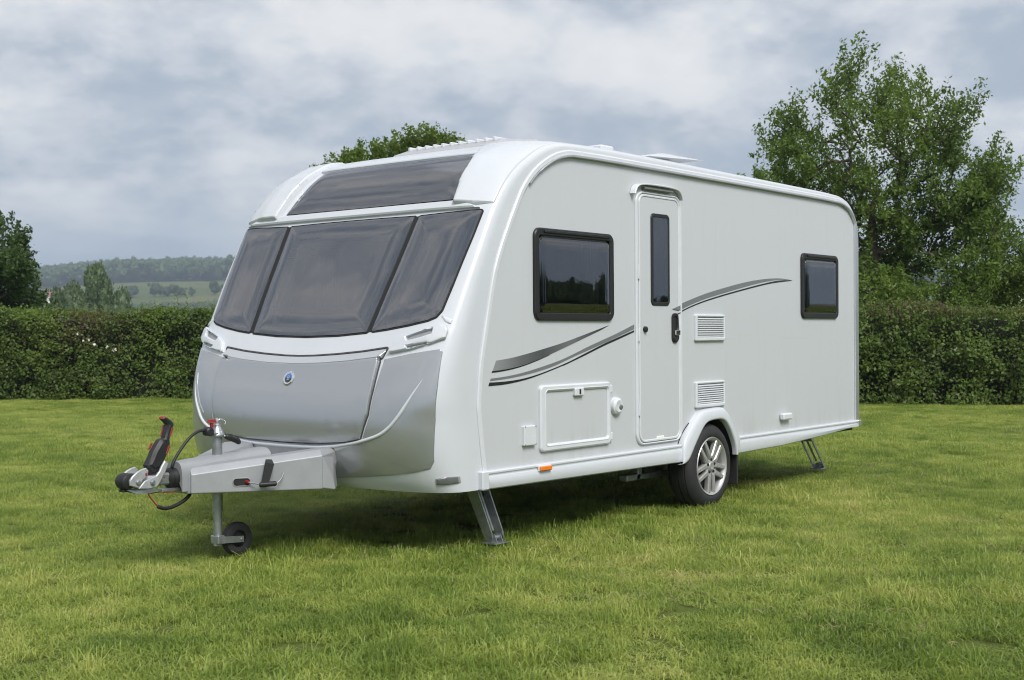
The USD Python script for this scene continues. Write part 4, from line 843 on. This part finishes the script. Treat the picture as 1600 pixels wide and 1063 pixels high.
def wheel(far):
    f_ = mirrored if far else (lambda m: m); T = np.array([2.562, -.030, .318])
    def at(m): m = m.copy(); m.apply_translation(T); return f_(m)
    w_ = obj('wheel', at(tyre), M['rubber'], van, 35)
    r_ = obj('rim', at(cat(ringm, hub)), M['alloy'], w_, 35)
    for k in range(5):
        for s in (-1, 1):
            m = spk.copy(); m.apply_translation([s*.021, 0, 0]); m.apply_transform(trimesh.transformations.rotation_matrix(math.radians(s*4.5), [0, 1, 0]))
            m.apply_transform(trimesh.transformations.rotation_matrix(2*math.pi*(k + .5)/5, [0, 1, 0])); obj('spoke', at(m), M['alloy'], w_, 30)
        a = 2*math.pi*(k + .0)/5
        obj('wheel_bolt', at(lathe([(-.004, 0), (-.004, .008), (.0, .010), (.02, .010)], (math.sin(a)*.048, 0, math.cos(a)*.048), 'y', 10)), M['dark'], w_, 30)
    obj('brake_drum', at(drum), M['under'], w_, 35)
wheel(False); wheel(True)

# ---- chassis
base = shell_point(np.zeros(60), np.linspace(.01, W - .01, 60))[:, :2]
floor_g = Polygon(np.vstack([base, [(5.18, W - .03), (5.18, .03)]])).buffer(-.012).difference(rect(2.10, -.1, 2.92, .35)).difference(rect(2.10, W - .35, 2.92, W + .1))
flat = lambda a, b: (np.stack([a, b, 0*a + .415], -1), np.broadcast_to([0., 0, 1], (len(a), 3)).copy())
obj('floor_pan', patch(floor_g, flat, .05, 0, 0), M['under'], van, False)
for y0 in (.42, W - .42):
    obj('chassis_rail', cat(box((2.95, y0, .365), (3.6, .012, .11), .003), box((2.95, y0 + .025, .312), (3.6, .05, .006), .002)), M['galv'], van, 30)
    obj('axle_bracket', hull([(2.2, y0 - .02, .40), (2.72, y0 - .02, .40), (2.62, y0 - .02, .25), (2.36, y0 - .02, .25), (2.2, y0 + .02, .40), (2.72, y0 + .02, .40), (2.62, y0 + .02, .25), (2.36, y0 + .02, .25)]), M['galv'], van, 30)
obj('axle', tube([(2.52, .20, .30), (2.52, W - .20, .30)], .05, 6), M['galv'], van, 30)
obj('jacking_bracket', cat(box((2.02, .26, .345), (.05, .05, .14), .004), box((2.20, .25, .272), (.44, .03, .038), .004), box((2.41, .25, .325), (.06, .04, .15), .005), box((1.94, .27, .275), (.17, .07, .045), .006)), M['galv'], van, 30)
obj('spare_wheel', lathe([(0, 0), (0, .29), (.17, .29), (.17, 0)], (1.1, 1.15, .235), 'z', 30), M['under'], van, 30)
obj('rear_panel_skirt', box((5.20, W/2, .452), (.06, W - .12, .07), .012), M['gelcoat'], van, 30)

# ---- corner steadies
def steady(top, foot, ax, web=.85):
    top, foot, ax = np.array(top, float), np.array(foot, float), np.array(ax, float); d = foot - top; L = np.linalg.norm(d); d /= L; n = np.cross(ax, d); n = n if n @ (top - EYE) > 0 else -n      # the channel's open side looks outwards
    P = lambda s, a, b: top + d*s*L + ax*a + n*b
    plate = lambda a: hull([P(s, a + e, b) for s, b in ((-.05, -.050), (-.05, .050), (.9, -.038), (1.0, -.026), (1.0, .026), (.9, .038)) for e in (-.004, .004)])
    leg = obj('corner_steady', cat(plate(-.046), plate(.046), hull([P(s, a, .040 + e) for s in (.0, web) for a in (-.046, .046) for e in (-.002, .002)])), M['galv'], van, 30)
    obj('screw_rod', rod(P(-.05, 0, -.012), P(.86, 0, -.004), .009), M['galv'], leg, True)
    obj('strut', cat(*[hull([P(.30, a + e, b) for e in (-.002, .002) for b in (-.014, .014)] + [P(-.02, a*1.1 + e, b) + ax*.0 + np.array([.13*(1 if a > 0 else -.4), .05, .02]) for e in (-.002, .002) for b in (-.012, .012)]) for a in (-.026, .026)]), M['galv'], leg, 30)
    obj('pin', rod(P(.97, -.045, 0), P(.97, .045, 0), .012), M['galv'], leg, True)
    f = foot + np.array([0, 0, -.012])
    obj('foot_plate', cat(box(f + [0, 0, -.008], (.13, .11, .008), .003), hull([f + [-.028, -.04, -.008], f + [-.028, .04, -.008], f + [-.028, -.015, .045], f + [-.028, .015, .045], f + [-.023, -.04, -.008], f + [-.023, .04, -.008], f + [-.023, -.015, .045], f + [-.023, .015, .045]]), hull([f + [.028, -.04, -.008], f + [.028, .04, -.008], f + [.028, -.015, .045], f + [.028, .015, .045], f + [.023, -.04, -.008], f + [.023, .04, -.008], f + [.023, -.015, .045], f + [.023, .015, .045]])), M['galv'], leg, 30)
steady((.150, .185, .44), (.245, .10, .075), (.995, -.10, 0.)); steady((5.03, .47, .43), (5.19, .375, .070), (.42, -.91, 0.), .4)
steady((5.00, W - .50, .43), (5.19, W - .375, .045), (.42, .91, 0.), .4)

# ---- drawbar cover and hitch (centre line y = 1.125)
CY = 1.125
inw = np.array([.5185, .8551, 0])
A0, B0 = np.array([-1.24, 1.042, 0]), np.array([-.608, .664, 0]); at_ = lambda p, w, z: tuple(p + inw*w + np.array([0, 0, z]))
near_rail = [at_(A0, 0, .432), at_(A0, 0, .526), at_(A0, .030, .556), at_(A0, .095, .562), at_(A0, .10, .432), at_(B0, 0, .420), at_(B0, 0, .604), at_(B0, .036, .634), at_(B0, .105, .634), at_(B0, .12, .42),
             at_(B0 + [.16, -.03, 0], .16, .640), at_(B0 + [.16, -.03, 0], .10, .628), at_(B0 + [.20, 0, 0], .20, .42)]
bed = [(-1.25, 1.06, .432), (-1.25, 1.19, .432), (-1.25, 1.06, .52), (-1.25, 1.19, .52), (-.40, .80, .43), (-.40, 1.45, .43), (-.40, .80, .56), (-.40, 1.45, .56)]
# its own mesh per side, rounded by a small chamfer: the hull of little spheres
def soft_hull(pts, r):
    s = trimesh.creation.icosphere(1, r).vertices; c = np.mean(pts, axis=0)
    return hull(np.vstack([np.array(p) + (c - p)/np.linalg.norm(c - p)*r + s for p in np.array(pts, float)]))
cov1 = soft_hull(near_rail, .010); cov_end = soft_hull([(-.612, .668, .600), (-.618, .672, .424), (-.552, .630, .410), (-.560, .636, .478), (-.50, .70, .60), (-.47, .70, .42)], .008)
dc = obj('drawbar_cover', cov1, M['silver_plastic'], van, 22)
obj('cover_flare', cov_end, M['silver_plastic'], dc, 22)
obj('cover_half', mirrored(cov1), M['silver_plastic'], dc, 22)
obj('cover_flare', mirrored(cov_end), M['silver_plastic'], dc, 22)
obj('cover_bed', soft_hull(bed, .01), M['silver_plastic'], dc, 22)
hump = []
for t in np.linspace(0, 1, 14):
    x = -1.285 + .62*t; w = .072 + .022*t; zt = .602 + .036*t; n = 18; z0 = .44
    hump.append([(x, CY + (w*(1.0 if c in (0, n) else 1.0))*math.copysign(abs(math.cos(math.pi*c/n))**.6, math.cos(math.pi*c/n)), z0 + (zt - z0)*abs(math.sin(math.pi*c/n))**.42) for c in range(n + 1)])
H_ = np.array(hump); n_, k_ = H_.shape[:2]; i, j = np.meshgrid(np.arange(n_ - 1), np.arange(k_ - 1), indexing='ij')
qd = np.stack([i*k_ + j, (i + 1)*k_ + j, (i + 1)*k_ + j + 1, i*k_ + j + 1], -1).reshape(-1, 4)
hm = trimesh.Trimesh(H_.reshape(-1, 3), np.vstack([qd[:, [0, 1, 2]], qd[:, [0, 2, 3]]]), process=False)
caps = [trimesh.Trimesh(np.vstack([e, e.mean(0)]), [[a, a + 1, k_] for a in range(k_ - 1)], process=False) for e in (H_[0], H_[-1])]
obj('cover_hump', cat(hm, *caps), M['silver_plastic'], dc, 35)
rd = np.array([.62, -.376, 0]); rd /= np.linalg.norm(rd); rn = np.array([-rd[1]*-1, 0, 0]); rn = np.array([-.5185, -.8551, 0])
def on_rail(a, b): return np.array([-1.24, 1.04, 0]) + np.outer(a, rd) + np.outer(b, [0, 0, 1.]), np.broadcast_to(rn, (len(a), 3)).copy()
sl = rrect(.230, .458, .322, .498, .018)
ho = obj('handbrake_slot', patch(sl, on_rail, .0065, -.01), M['dark'], van, False)
obj('slot_rim', patch(sl.buffer(.004).difference(sl), on_rail, .009, -.01, .001), M['silver_plastic'], ho, 30)
rp = lambda a, b, o: on_rail(np.array([a]), np.array([b]))[0][0] + rn*o
hb = obj('handbrake_lever', hull([rp(.405, .600, .03), rp(.440, .600, .03), rp(.450, .575, .05), rp(.408, .585, .05), rp(.378, .472, .040), rp(.418, .472, .040), rp(.378, .472, .058), rp(.418, .472, .058), rp(.430, .600, .01), rp(.410, .600, .01)]), M['black'], van, 25)
obj('lever_grip', tube([rp(.366, .463, .05), rp(.372, .463, .05), rp(.455, .467, .05), rp(.462, .467, .05)], [.010, .0145, .0145, .010], 12), M['black'], hb, True)
obj('lever_knob', lathe([(-.012, 0), (-.012, .009), (.012, .009), (.012, 0)], rp(.305, .479, .012), 'y', 12), M['red'], hb, 30)
obj('lever_rod', tube(curve([rp(.300, .479, .012), rp(.335, .473, .03), rp(.37, .466, .05)], 10), .004, 8), M['galv'], hb, True)
obj('lever_rod', tube(curve([rp(.455, .466, .05), rp(.487, .486, .035), rp(.507, .522, .01)], 10), .003, 8), M['galv'], hb, True)

# hitch head
bell = [( -1.345, .030)]
for k in range(4):
    x = -1.335 + k*.024; bell += [(x, .044 + .004*k), (x + .012, .056 + .003*k), (x + .022, .046 + .004*k)]
bell += [(-1.232, .050)]
obj('bellows', lathe([(x, r) for x, r in bell], (0, CY, .515), 'x', 32), M['black'], van, 40)
obj('drawbar_shaft', cat(box((-1.36, CY, .515), (.10, .062, .066), .01), box((-1.31, CY, .452), (.14, .05, .02), .004), hull([(-1.605, CY - .02, .478), (-1.553, CY - .03, .454), (-1.468, CY - .03, .447), (-1.40, CY - .03, .455), (-1.605, CY + .02, .478), (-1.553, CY + .03, .454), (-1.468, CY + .03, .447), (-1.40, CY + .03, .455), (-1.45, CY - .03, .475), (-1.45, CY + .03, .475)])), M['galv'], van, 30)
def plate_xz(pts, y0, y1, bev=.004):
    g = Polygon(pts).buffer(0); f = lambda a, b: (np.stack([a, 0*a + (y0 + y1)/2, b], -1), np.broadcast_to([0., -1, 0], (len(a), 3)).copy())
    g2 = lambda a, b: (np.stack([a, 0*a + (y0 + y1)/2, b], -1), np.broadcast_to([0., 1, 0], (len(a), 3)).copy()); h = abs(y1 - y0)/2
    return cat(patch(g, f, h, 0, bev), patch(g, g2, h, 0, bev))
cheek1 = [(-1.604, .503), (-1.606, .530), (-1.590, .550), (-1.557, .573), (-1.530, .584), (-1.504, .589), (-1.488, .573), (-1.494, .546), (-1.526, .525), (-1.550, .484)]
cheek2 = [(-1.552, .480), (-1.510, .518), (-1.475, .530), (-1.438, .540), (-1.415, .562), (-1.400, .590), (-1.380, .618), (-1.358, .598), (-1.375, .560), (-1.395, .530), (-1.408, .508), (-1.420, .492), (-1.439, .477), (-1.49, .474)]
hh_ = obj('coupling_head', cat(plate_xz(cheek1, CY - .055, CY - .040), plate_xz(cheek2, CY - .050, CY - .034), plate_xz(cheek1, CY + .040, CY + .055), plate_xz(cheek2, CY + .034, CY + .050), box((-1.475, CY, .515), (.16, .07, .050), .012)), M['coupling'], van, 30, 'white and grey stabiliser coupling head')
cup = lathe([(-.042, 0), (-.042, .028), (-.034, .040), (-.018, .045), (.018, .045), (.034, .040), (.042, .028), (.042, 0)], (-1.598, CY, .522), 'y', 32)
obj('friction_cup', cat(cup, box((-1.565, CY, .535), (.06, .075, .05), .012), box((-1.60, CY, .474), (.05, .04, .014), .005)), M['black'], hh_, 35)
for xx, zz in ((-1.556, .516), (-1.464, .508)): obj('bolt', lathe([(-.066, 0), (-.066, .010), (-.060, .014), (-.04, .014)], (xx, CY, zz), 'y', 12), M['galv'], hh_, 30)
for pts in ([(-1.512, .560), (-1.498, .565), (-1.500, .548), (-1.510, .546)], [(-1.395, .532), (-1.386, .534), (-1.390, .522)]): obj('sticker', plate_xz(pts, CY - .0575, CY - .052, .001), M['red_dull'], hh_, False)
hnd = [(-1.474, .598), (-1.445, .643), (-1.434, .669), (-1.412, .700), (-1.390, .728), (-1.372, .734), (-1.357, .736), (-1.348, .770), (-1.334, .809), (-1.352, .828), (-1.369, .842), (-1.364, .850), (-1.353, .854), (-1.330, .840), (-1.306, .823), (-1.300, .812), (-1.301, .800), (-1.315, .762), (-1.329, .726), (-1.325, .706), (-1.328, .686), (-1.340, .655), (-1.358, .627), (-1.380, .590), (-1.402, .558), (-1.420, .550), (-1.440, .549), (-1.462, .560)]
sh_ = obj('stabiliser_handle', plate_xz([p for p in hnd], CY - .026, CY + .026, .009), M['black'], van, 40)
obj('handle_body', plate_xz([(-1.462, .60), (-1.437, .640), (-1.424, .668), (-1.385, .722), (-1.366, .722), (-1.345, .70), (-1.350, .660), (-1.372, .622), (-1.40, .585), (-1.43, .572)], CY - .033, CY + .033, .008), M['black'], sh_, 40)
for pts, y0, y1 in (([(-1.338, .806), (-1.322, .800), (-1.347, .743), (-1.358, .742)], .018, .0275), ([(-1.318, .793), (-1.306, .790), (-1.325, .746), (-1.335, .744)], -.0275, -.018), ([(-1.345, .697), (-1.334, .690), (-1.352, .652), (-1.365, .650)], -.0345, -.028), ([(-1.414, .711), (-1.402, .709), (-1.422, .679), (-1.434, .676)], .026, .0345)):
    obj('red_insert', plate_xz(pts, CY + y0, CY + y1, .001), M['red_dull'], sh_, False)
obj('handle_tip', plate_xz([(-1.371, .843), (-1.365, .852), (-1.353, .856), (-1.347, .848), (-1.358, .838)], CY - .022, CY + .022, .004), M['red_dull'], sh_, 30)
# cables
yy = lambda pts, y: [(a, y, b) for a, b in pts]
cb = obj('socket_cable', tube(curve(yy([(-1.309, .571), (-1.294, .606), (-1.254, .659), (-1.191, .724), (-1.134, .756), (-1.082, .762)], CY - .01), 30), .0085, 10), M['black'], van, True)
obj('plug', lathe([(-.030, 0), (-.030, .018), (-.022, .026), (.018, .026), (.026, .018), (.026, 0)], (-1.062, CY - .01, .754), 'y', 24), M['black'], cb, 35)
obj('socket_cable', tube(curve(yy([(-1.19, .43), (-1.205, .405), (-1.242, .381), (-1.302, .360), (-1.361, .354), (-1.408, .370)], CY - .02), 24), .0105, 10), M['black'], van, True)
obj('breakaway_wire', tube(curve(yy([(-1.408, .370), (-1.442, .407), (-1.463, .434), (-1.465, .470)], CY - .02), 16), .004, 8), M['red_dull'], van, True)
obj('breakaway_wire', tube(curve(yy([(-1.463, .443), (-1.407, .446), (-1.325, .437), (-1.26, .452)], CY - .02), 16), .0025, 6), M['red_dull'], van, True)
# jockey wheel
JX = -.991
jk = obj('jockey_stem', cat(tube([(JX, CY, .10), (JX, CY, .30)], .024, 20), tube([(JX, CY, .29), (JX, CY, .755)], .0285, 20), lathe([(.722, .0), (.722, .044), (.730, .046), (.738, .040), (.752, .034), (.762, .030), (.775, .022), (.786, .022), (.795, .014), (.808, .014), (.822, .010), (.828, 0)], (JX, CY, 0), 'z', 28)), M['galv'], van, 40)
obj('crank_arm', cat(rod((JX, CY - .02, .725), (-.955, CY - .045, .722), .007), box((-1.01, CY - .01, .74), (.05, .05, .012), .004)), M['galv'], jk, 30)
obj('crank_grip', tube(curve([(-.968, 1.08, .722), (-.930, 1.08, .712), (-.895, 1.08, .698), (-.866, 1.08, .676)], 10), [.012, .017, .019, .020, .020, .020, .019, .018, .016, .010], 12), M['black'], jk, True)
obj('red_knob', cat(rod((-1.043, CY - .02, .775), (-1.043, CY - .02, .800), .010), hull([(-1.069, CY - .032, .803), (-1.018, CY - .032, .803), (-1.069, CY - .008, .803), (-1.018, CY - .008, .803), (-1.062, CY - .03, .820), (-1.025, CY - .03, .820), (-1.062, CY - .01, .820), (-1.025, CY - .01, .820)])), M['red'], jk, 25)
obj('lifting_loop', tube(curve([(-.985, CY, .815), (-.960, CY - .01, .815), (-.944, CY - .015, .800), (-.948, CY - .015, .786)], 14), .004, 8), M['chrome'], jk, True)
jw = obj('jockey_tyre', lathe([(-.026, .050), (-.030, .070), (-.026, .090), (-.012, .097), (.012, .097), (.026, .090), (.030, .070), (.026, .050), (.010, .046), (-.010, .046), (-.026, .050)], (-.852, CY + .005, .122), 'y', 44), M['rubber'], van, 35)
obj('jockey_rim', cat(lathe([(-.018, 0), (-.018, .018), (-.010, .022), (-.006, .052), (.006, .052), (.010, .022), (.018, .018), (.018, 0)], (-.852, CY + .005, .122), 'y', 30)), M['black'], jw, 30)
obj('jockey_fork', cat(*[hull([(JX - .01, CY + s*.034 + e, z) for e in (-.002, .002) for z in (.115, .155)] + [(-.838, CY + s*.040 + e, z) for e in (-.002, .002) for z in (.105, .140)]) for s in (-1, 1)], box((JX, CY, .135), (.05, .074, .05), .006)), M['galv'], jk, 30)
obj('jockey_axle', lathe([(-.048, 0), (-.048, .009), (-.04, .011), (.04, .011), (.048, .009), (.048, 0)], (-.852, CY, .122), 'y', 12), M['galv'], jk, 30)

# ---- roof fittings
roof = lambda x, y: float(shell_point(np.interp(x, _mid(np.linspace(2, 6.5, 400))[:, 0], np.linspace(2, 6.5, 400)), np.array(y))[2])
def pod(x0, x1, y0, y1, h, bev, base):
    return hull([(x, y, base) for x in (x0, x1) for y in (y0, y1)] + [(x, y, base + h*.45) for x in (x0, x1) for y in (y0, y1)] + [(x, y, base + h) for x in (x0 + bev, x1 - bev) for y in (y0 + bev, y1 - bev)])
rv = obj('rooflight', soft_hull([(.96, .62, 2.50), (.96, 1.62, 2.50), (1.62, .62, 2.50), (1.62, 1.62, 2.50), (.95, .64, 2.545), (.95, 1.60, 2.545), (1.64, .64, 2.56), (1.64, 1.60, 2.56), (1.06, .70, 2.592), (1.06, 1.54, 2.592), (1.46, .70, 2.632), (1.46, 1.54, 2.632)], .015), M['milky'], van, 40, 'big opening rooflight behind the sky window')
for k in range(11):
    obj('rooflight_rib', box((1.09, .74 + .078*k, 2.603), (.12, .026, .030), .006), M['trim'], rv, 30)
obj('rooflight', soft_hull(np.array(pod(1.0, 1.25, 1.42, 1.62, .045, .035, 2.515).vertices), .015), M['trim'], van, 40, 'small low rooflight at the far front corner')
rt = obj('roof_vent', cat(box((2.06, .62, 2.58), (.16, .20, .14), .012)), M['trim'], van, 30)
obj('vent_louvre', box((1.979, .60, 2.620), (.008, .05, .034), .003), M['dark'], rt, 30)
dish = obj('roof_vent_lid', hull([(2.74, .60, 2.652), (3.52, .58, 2.690), (3.50, 1.05, 2.690), (2.76, 1.05, 2.655), (2.80, .64, 2.672), (3.05, .68, 2.712), (3.05, .98, 2.712), (2.82, .98, 2.672), (3.50, .62, 2.700), (3.48, 1.0, 2.700)]), M['trim'], van, 30)
obj('vent_base', box((3.02, .80, 2.595), (.30, .26, .15), .01), M['trim'], dish, 30)
obj('roof_mast', box((3.98, .55, 2.52), (.10, .16, .07), .015), M['trim'], van, 30, 'small roof vent cowl behind the open lid')
obj('roof_mast', box((4.72, .45, 2.50), (.16, .14, .035), .012), M['trim'], van, 30, 'flat roof fitting near the rear')

# ---- what shows through the tinted windows
obj('inner_floor', patch(floor_g.difference(rect(2.05, -.1, 2.97, .40)).difference(rect(2.05, W - .40, 2.97, W + .1)), flat, .12, .10, 0), M['wood'], van, False)
obj('front_shelf', hull([(-.18, .25, 1.16), (-.18, W - .25, 1.16), (.16, .12, 1.16), (.16, W - .12, 1.16), (-.17, .25, 1.20), (-.17, W - .25, 1.20), (.16, .12, 1.20), (.16, W - .12, 1.20)]), M['wood'], van, 30)
obj('chest', box((.16, W/2, .86), (.40, .62, .62), .01), M['wood'], van, 30)
for y0, lab in ((.40, 'bench seat on the door side'), (W - .40, 'bench seat on the far side')):
    b_ = obj('bench_seat', box((.95, y0, .78), (1.55, .66, .46), .02), M['wood'], van, 30, lab)
    obj('cushion', box((.95, y0, 1.06), (1.55, .66, .14), .05), M['cream'], b_, 30)
    obj('back_cushion', box((.95, .14 if y0 < 1 else W - .14, 1.28), (1.50, .14, .40), .05), M['cream'], b_, 30)
obj('overhead_locker', box((.95, .22, 2.13), (1.30, .32, .30), .02), M['wood'], van, 30); obj('overhead_locker', box((.95, W - .22, 2.13), (1.30, .32, .30), .02), M['wood'], van, 30)
obj('partition', box((3.2, W/2, 1.45), (.04, W - .1, 1.9), .01), M['wood'], van, 30)
obj('kitchen_unit', box((2.55, W - .35, 1.0), (1.2, .6, .95), .02), M['wood'], van, 30)
def drape(p0, p1, zt, zb_, n=9, lean=(0, 0)):
    a = np.linspace(0, 1, n*6); q = np.outer(1 - a, p0) + np.outer(a, p1); d = np.subtract(p1, p0); nn_ = np.array([-d[1], d[0]])/np.linalg.norm(d)
    q = q + nn_*(np.sin(a*n*2*np.pi)*.016)[:, None]; k = len(a)
    v = np.vstack([np.column_stack([q, np.full(k, zt)]), np.column_stack([q + np.array(lean), np.full(k, zb_)])])
    return trimesh.Trimesh(v, [f for i in range(k - 1) for f in ((i, i + 1, k + i + 1), (i, k + i + 1, k + i))], process=False)
for g in (pane_c, pane_r, pane_l):
    obj('blind_frame', patch(soft(g.buffer(-.075), .05).difference(soft(g.buffer(-.112), .04)), shell, -.045, -.075, .004, TL, YL), M['curtain'], van, 40)
for c in (drape((.20, .62), (.18, .72), 2.0, 1.28, 5, (-.36, 0)), drape((.20, W - .62), (.18, W - .72), 2.0, 1.28, 5, (-.36, 0)), drape((.27, .16), (.23, .34), 2.0, 1.36, 6, (-.30, .0)), drape((.27, W - .16), (.23, W - .34), 2.0, 1.36, 6, (-.30, 0)),
          drape((1.10, .07), (1.27, .07), 1.92, 1.38, 6), drape((.56, .07), (.64, .07), 1.92, 1.38, 4), drape((4.40, .07), (4.62, .07), 1.92, 1.42, 6), drape((4.14, .07), (4.22, .07), 1.92, 1.42, 3), drape((.90, W - .07), (1.00, W - .07), 1.92, 1.38, 4)):
    obj('curtain', c, M['curtain'], van, True)
# ------------------------------------------------------------------ grass
def blades(n, half, rnd, lo, hi, width, lean, clump=0.):
    """n bent blades on a square patch"""
    p = rnd.uniform(-half, half, (n, 2))
    if clump: p = rnd.normal(size=(n, 2))*clump
    a = rnd.uniform(0, 2*np.pi, n); h = rnd.uniform(lo, hi, n); w = width*rnd.uniform(.7, 1.3, n); le = h*np.abs(rnd.normal(size=n))*lean
    if clump: a = np.arctan2(p[:, 1], p[:, 0]) + rnd.normal(size=n)*.6
    d = np.stack([np.cos(a), np.sin(a), 0*a], -1); b = a + np.pi/2 + rnd.normal(size=n)*.5; s = np.stack([np.cos(b), np.sin(b), 0*b], -1)
    b0 = np.column_stack([p, np.full(n, -.006)]); m = b0 + d*(le*.35)[:, None] + np.array([0, 0, 1.])*(h*.62)[:, None]
    dz = np.maximum(h*(1 - .5*np.clip(le/h, 0, 1.6)), h*.28); t = b0 + d*le[:, None] + np.array([0, 0, 1.])*dz[:, None]
    v = np.stack([b0 - s*w[:, None]*.5, b0 + s*w[:, None]*.5, m - s*w[:, None]*.42, m + s*w[:, None]*.42, t], 1).reshape(-1, 3)
    k = np.arange(n)[:, None]*5
    return trimesh.Trimesh(v, np.vstack([k + [0, 1, 3], k + [0, 3, 2], k + [2, 3, 4]]), process=False)

def scatter(name, label, protos_, m, pos, seed, smin, smax, kind='stuff'):
    rnd = np.random.default_rng(seed); n = len(pos); pi = UsdGeom.PointInstancer.Define(stage, '/World/' + name); paths = []
    for k, g in enumerate(protos_):
        p = f'/World/{name}/tuft' + ('' if k == 0 else f'_{k:03d}'); usdkit.mesh(stage, p, g, m, False); paths.append(Sdf.Path(p))
    pi.CreatePrototypesRel().SetTargets(paths); pi.CreateProtoIndicesAttr(Vt.IntArray.FromNumpy(rnd.integers(0, len(paths), n).astype(np.int32)))
    z = lawn_z(pos[:, 0], pos[:, 1]); pi.CreatePositionsAttr(Vt.Vec3fArray.FromNumpy(np.column_stack([pos, z]).astype(np.float32)))
    a = rnd.uniform(0, np.pi, n); pi.CreateOrientationsAttr(Vt.QuathArray([Gf.Quath(float(math.cos(x)), 0, 0, float(math.sin(x))) for x in a]))
    s = rnd.uniform(smin, smax, n); pi.CreateScalesAttr(Vt.Vec3fArray.FromNumpy(np.column_stack([np.ones(n), np.ones(n), s]).astype(np.float32)))
    tag(pi.GetPrim(), label, 'grass', kind=kind)

def grass():
    rnd = np.random.default_rng(91)
    st = .24; gx, gy = np.meshgrid(np.arange(-7.5, 21, st), np.arange(-7.5, 25, st)); pos = np.column_stack([gx.ravel(), gy.ravel()]) + rnd.normal(size=(gx.size, 2))*.05
    v = pos - EYE[:2]; f = v @ np.array([math.cos(YAW), math.sin(YAW)]); r = v @ np.array([math.sin(YAW), -math.cos(YAW)])
    keep = (f > 1.6) & (f < 28) & (np.abs(r) < f*.47 + 3.2)
    line = curve([(3.2, 24.2), (5.2, 21.9), (7.75, 18.99), (10.2, 15.9), (12.6, 10.8), (15.2, 4.34), (16.5, 2.0), (18.4, -1.6), (20.5, -5.5)], 300)
    d, i = cKDTree(line).query(pos); T = np.gradient(line, axis=0)[i]; side = T[:, 0]*(pos - line[i])[:, 1] - T[:, 1]*(pos - line[i])[:, 0]
    keep &= (side < .05) if ((T[0, 0]*(EYE[:2] - line[0])[1] - T[0, 1]*(EYE[:2] - line[0])[0]) < 0) else (side > -.05)
    pos = pos[keep]; f = f[keep]
    under = (pos[:, 0] > .2) & (pos[:, 0] < 5.0) & (pos[:, 1] > .45) & (pos[:, 1] < 1.9)
    P_ = [blades(660, .15, np.random.default_rng(100 + k), .012, .058, .0041, 1.45) for k in range(6)]
    scatter('grass', 'short mown grass covering the lawn', P_, M['grass'], pos[~(under & (rnd.uniform(size=len(pos)) < .3))], 92, .55, 1.25)
    # rougher clumps the mower left
    q = np.random.default_rng(93).uniform([-7, -7], [20, 22], (26000, 2)); nz = meshkit.fbm(np.column_stack([q*.9, 0*q[:, 0]]), 3, 44)
    v = q - EYE[:2]; f2 = v @ np.array([math.cos(YAW), math.sin(YAW)]); r_ = v @ np.array([math.sin(YAW), -math.cos(YAW)])
    d, i = cKDTree(line).query(q); q = q[(nz > .50) & (f2 > 1.8) & (np.abs(r_) < f2*.47 + 2.8) & (d > .4) & (f2 < 23)]
    C_ = [blades(54, .1, np.random.default_rng(200 + k), .030, .100, .0048, 1.35, clump=.055) for k in range(5)]
    scatter('grass_tufts', 'longer tufts of grass scattered over the lawn', C_, M['grass'], q, 94, .7, 1.25)
grass()

def straw():
    rnd = np.random.default_rng(301); q = rnd.uniform([-7, -7], [20, 22], (15000, 2)); nz = meshkit.fbm(np.column_stack([q*.7, 0*q[:, 0] + 3]), 3, 61)
    v = q - EYE[:2]; f = v @ np.array([math.cos(YAW), math.sin(YAW)]); r = v @ np.array([math.sin(YAW), -math.cos(YAW)])
    q = q[(nz > .51 + .12*rnd.uniform(size=len(q))) & (f > 1.8) & (f < 18) & (np.abs(r) < f*.47 + 2.8)]
    S = []
    for k in range(6):
        g = np.random.default_rng(310 + k); ms = []
        for _ in range(g.integers(3, 7)):
            p = g.normal(size=2)*.07; a = g.uniform(0, 6.28); L = g.uniform(.03, .075); z = g.uniform(.012, .034); b = a + g.normal()*.8
            ms.append(tube(curve([(p[0], p[1], z*.6), (p[0] + L*.5*math.cos(a), p[1] + L*.5*math.sin(a), z*1.1 + .006), (p[0] + L*.5*(math.cos(a) + math.cos(b)), p[1] + L*.5*(math.sin(a) + math.sin(b)), z*.8)], 5), [.0012, .0015, .0014, .0011, .0006], 4, caps=False))
        S.append(cat(*ms))
    scatter('straw', 'dry mown grass stalks lying over the lawn', S, M['straw'], q, 95, .8, 1.3)
straw()
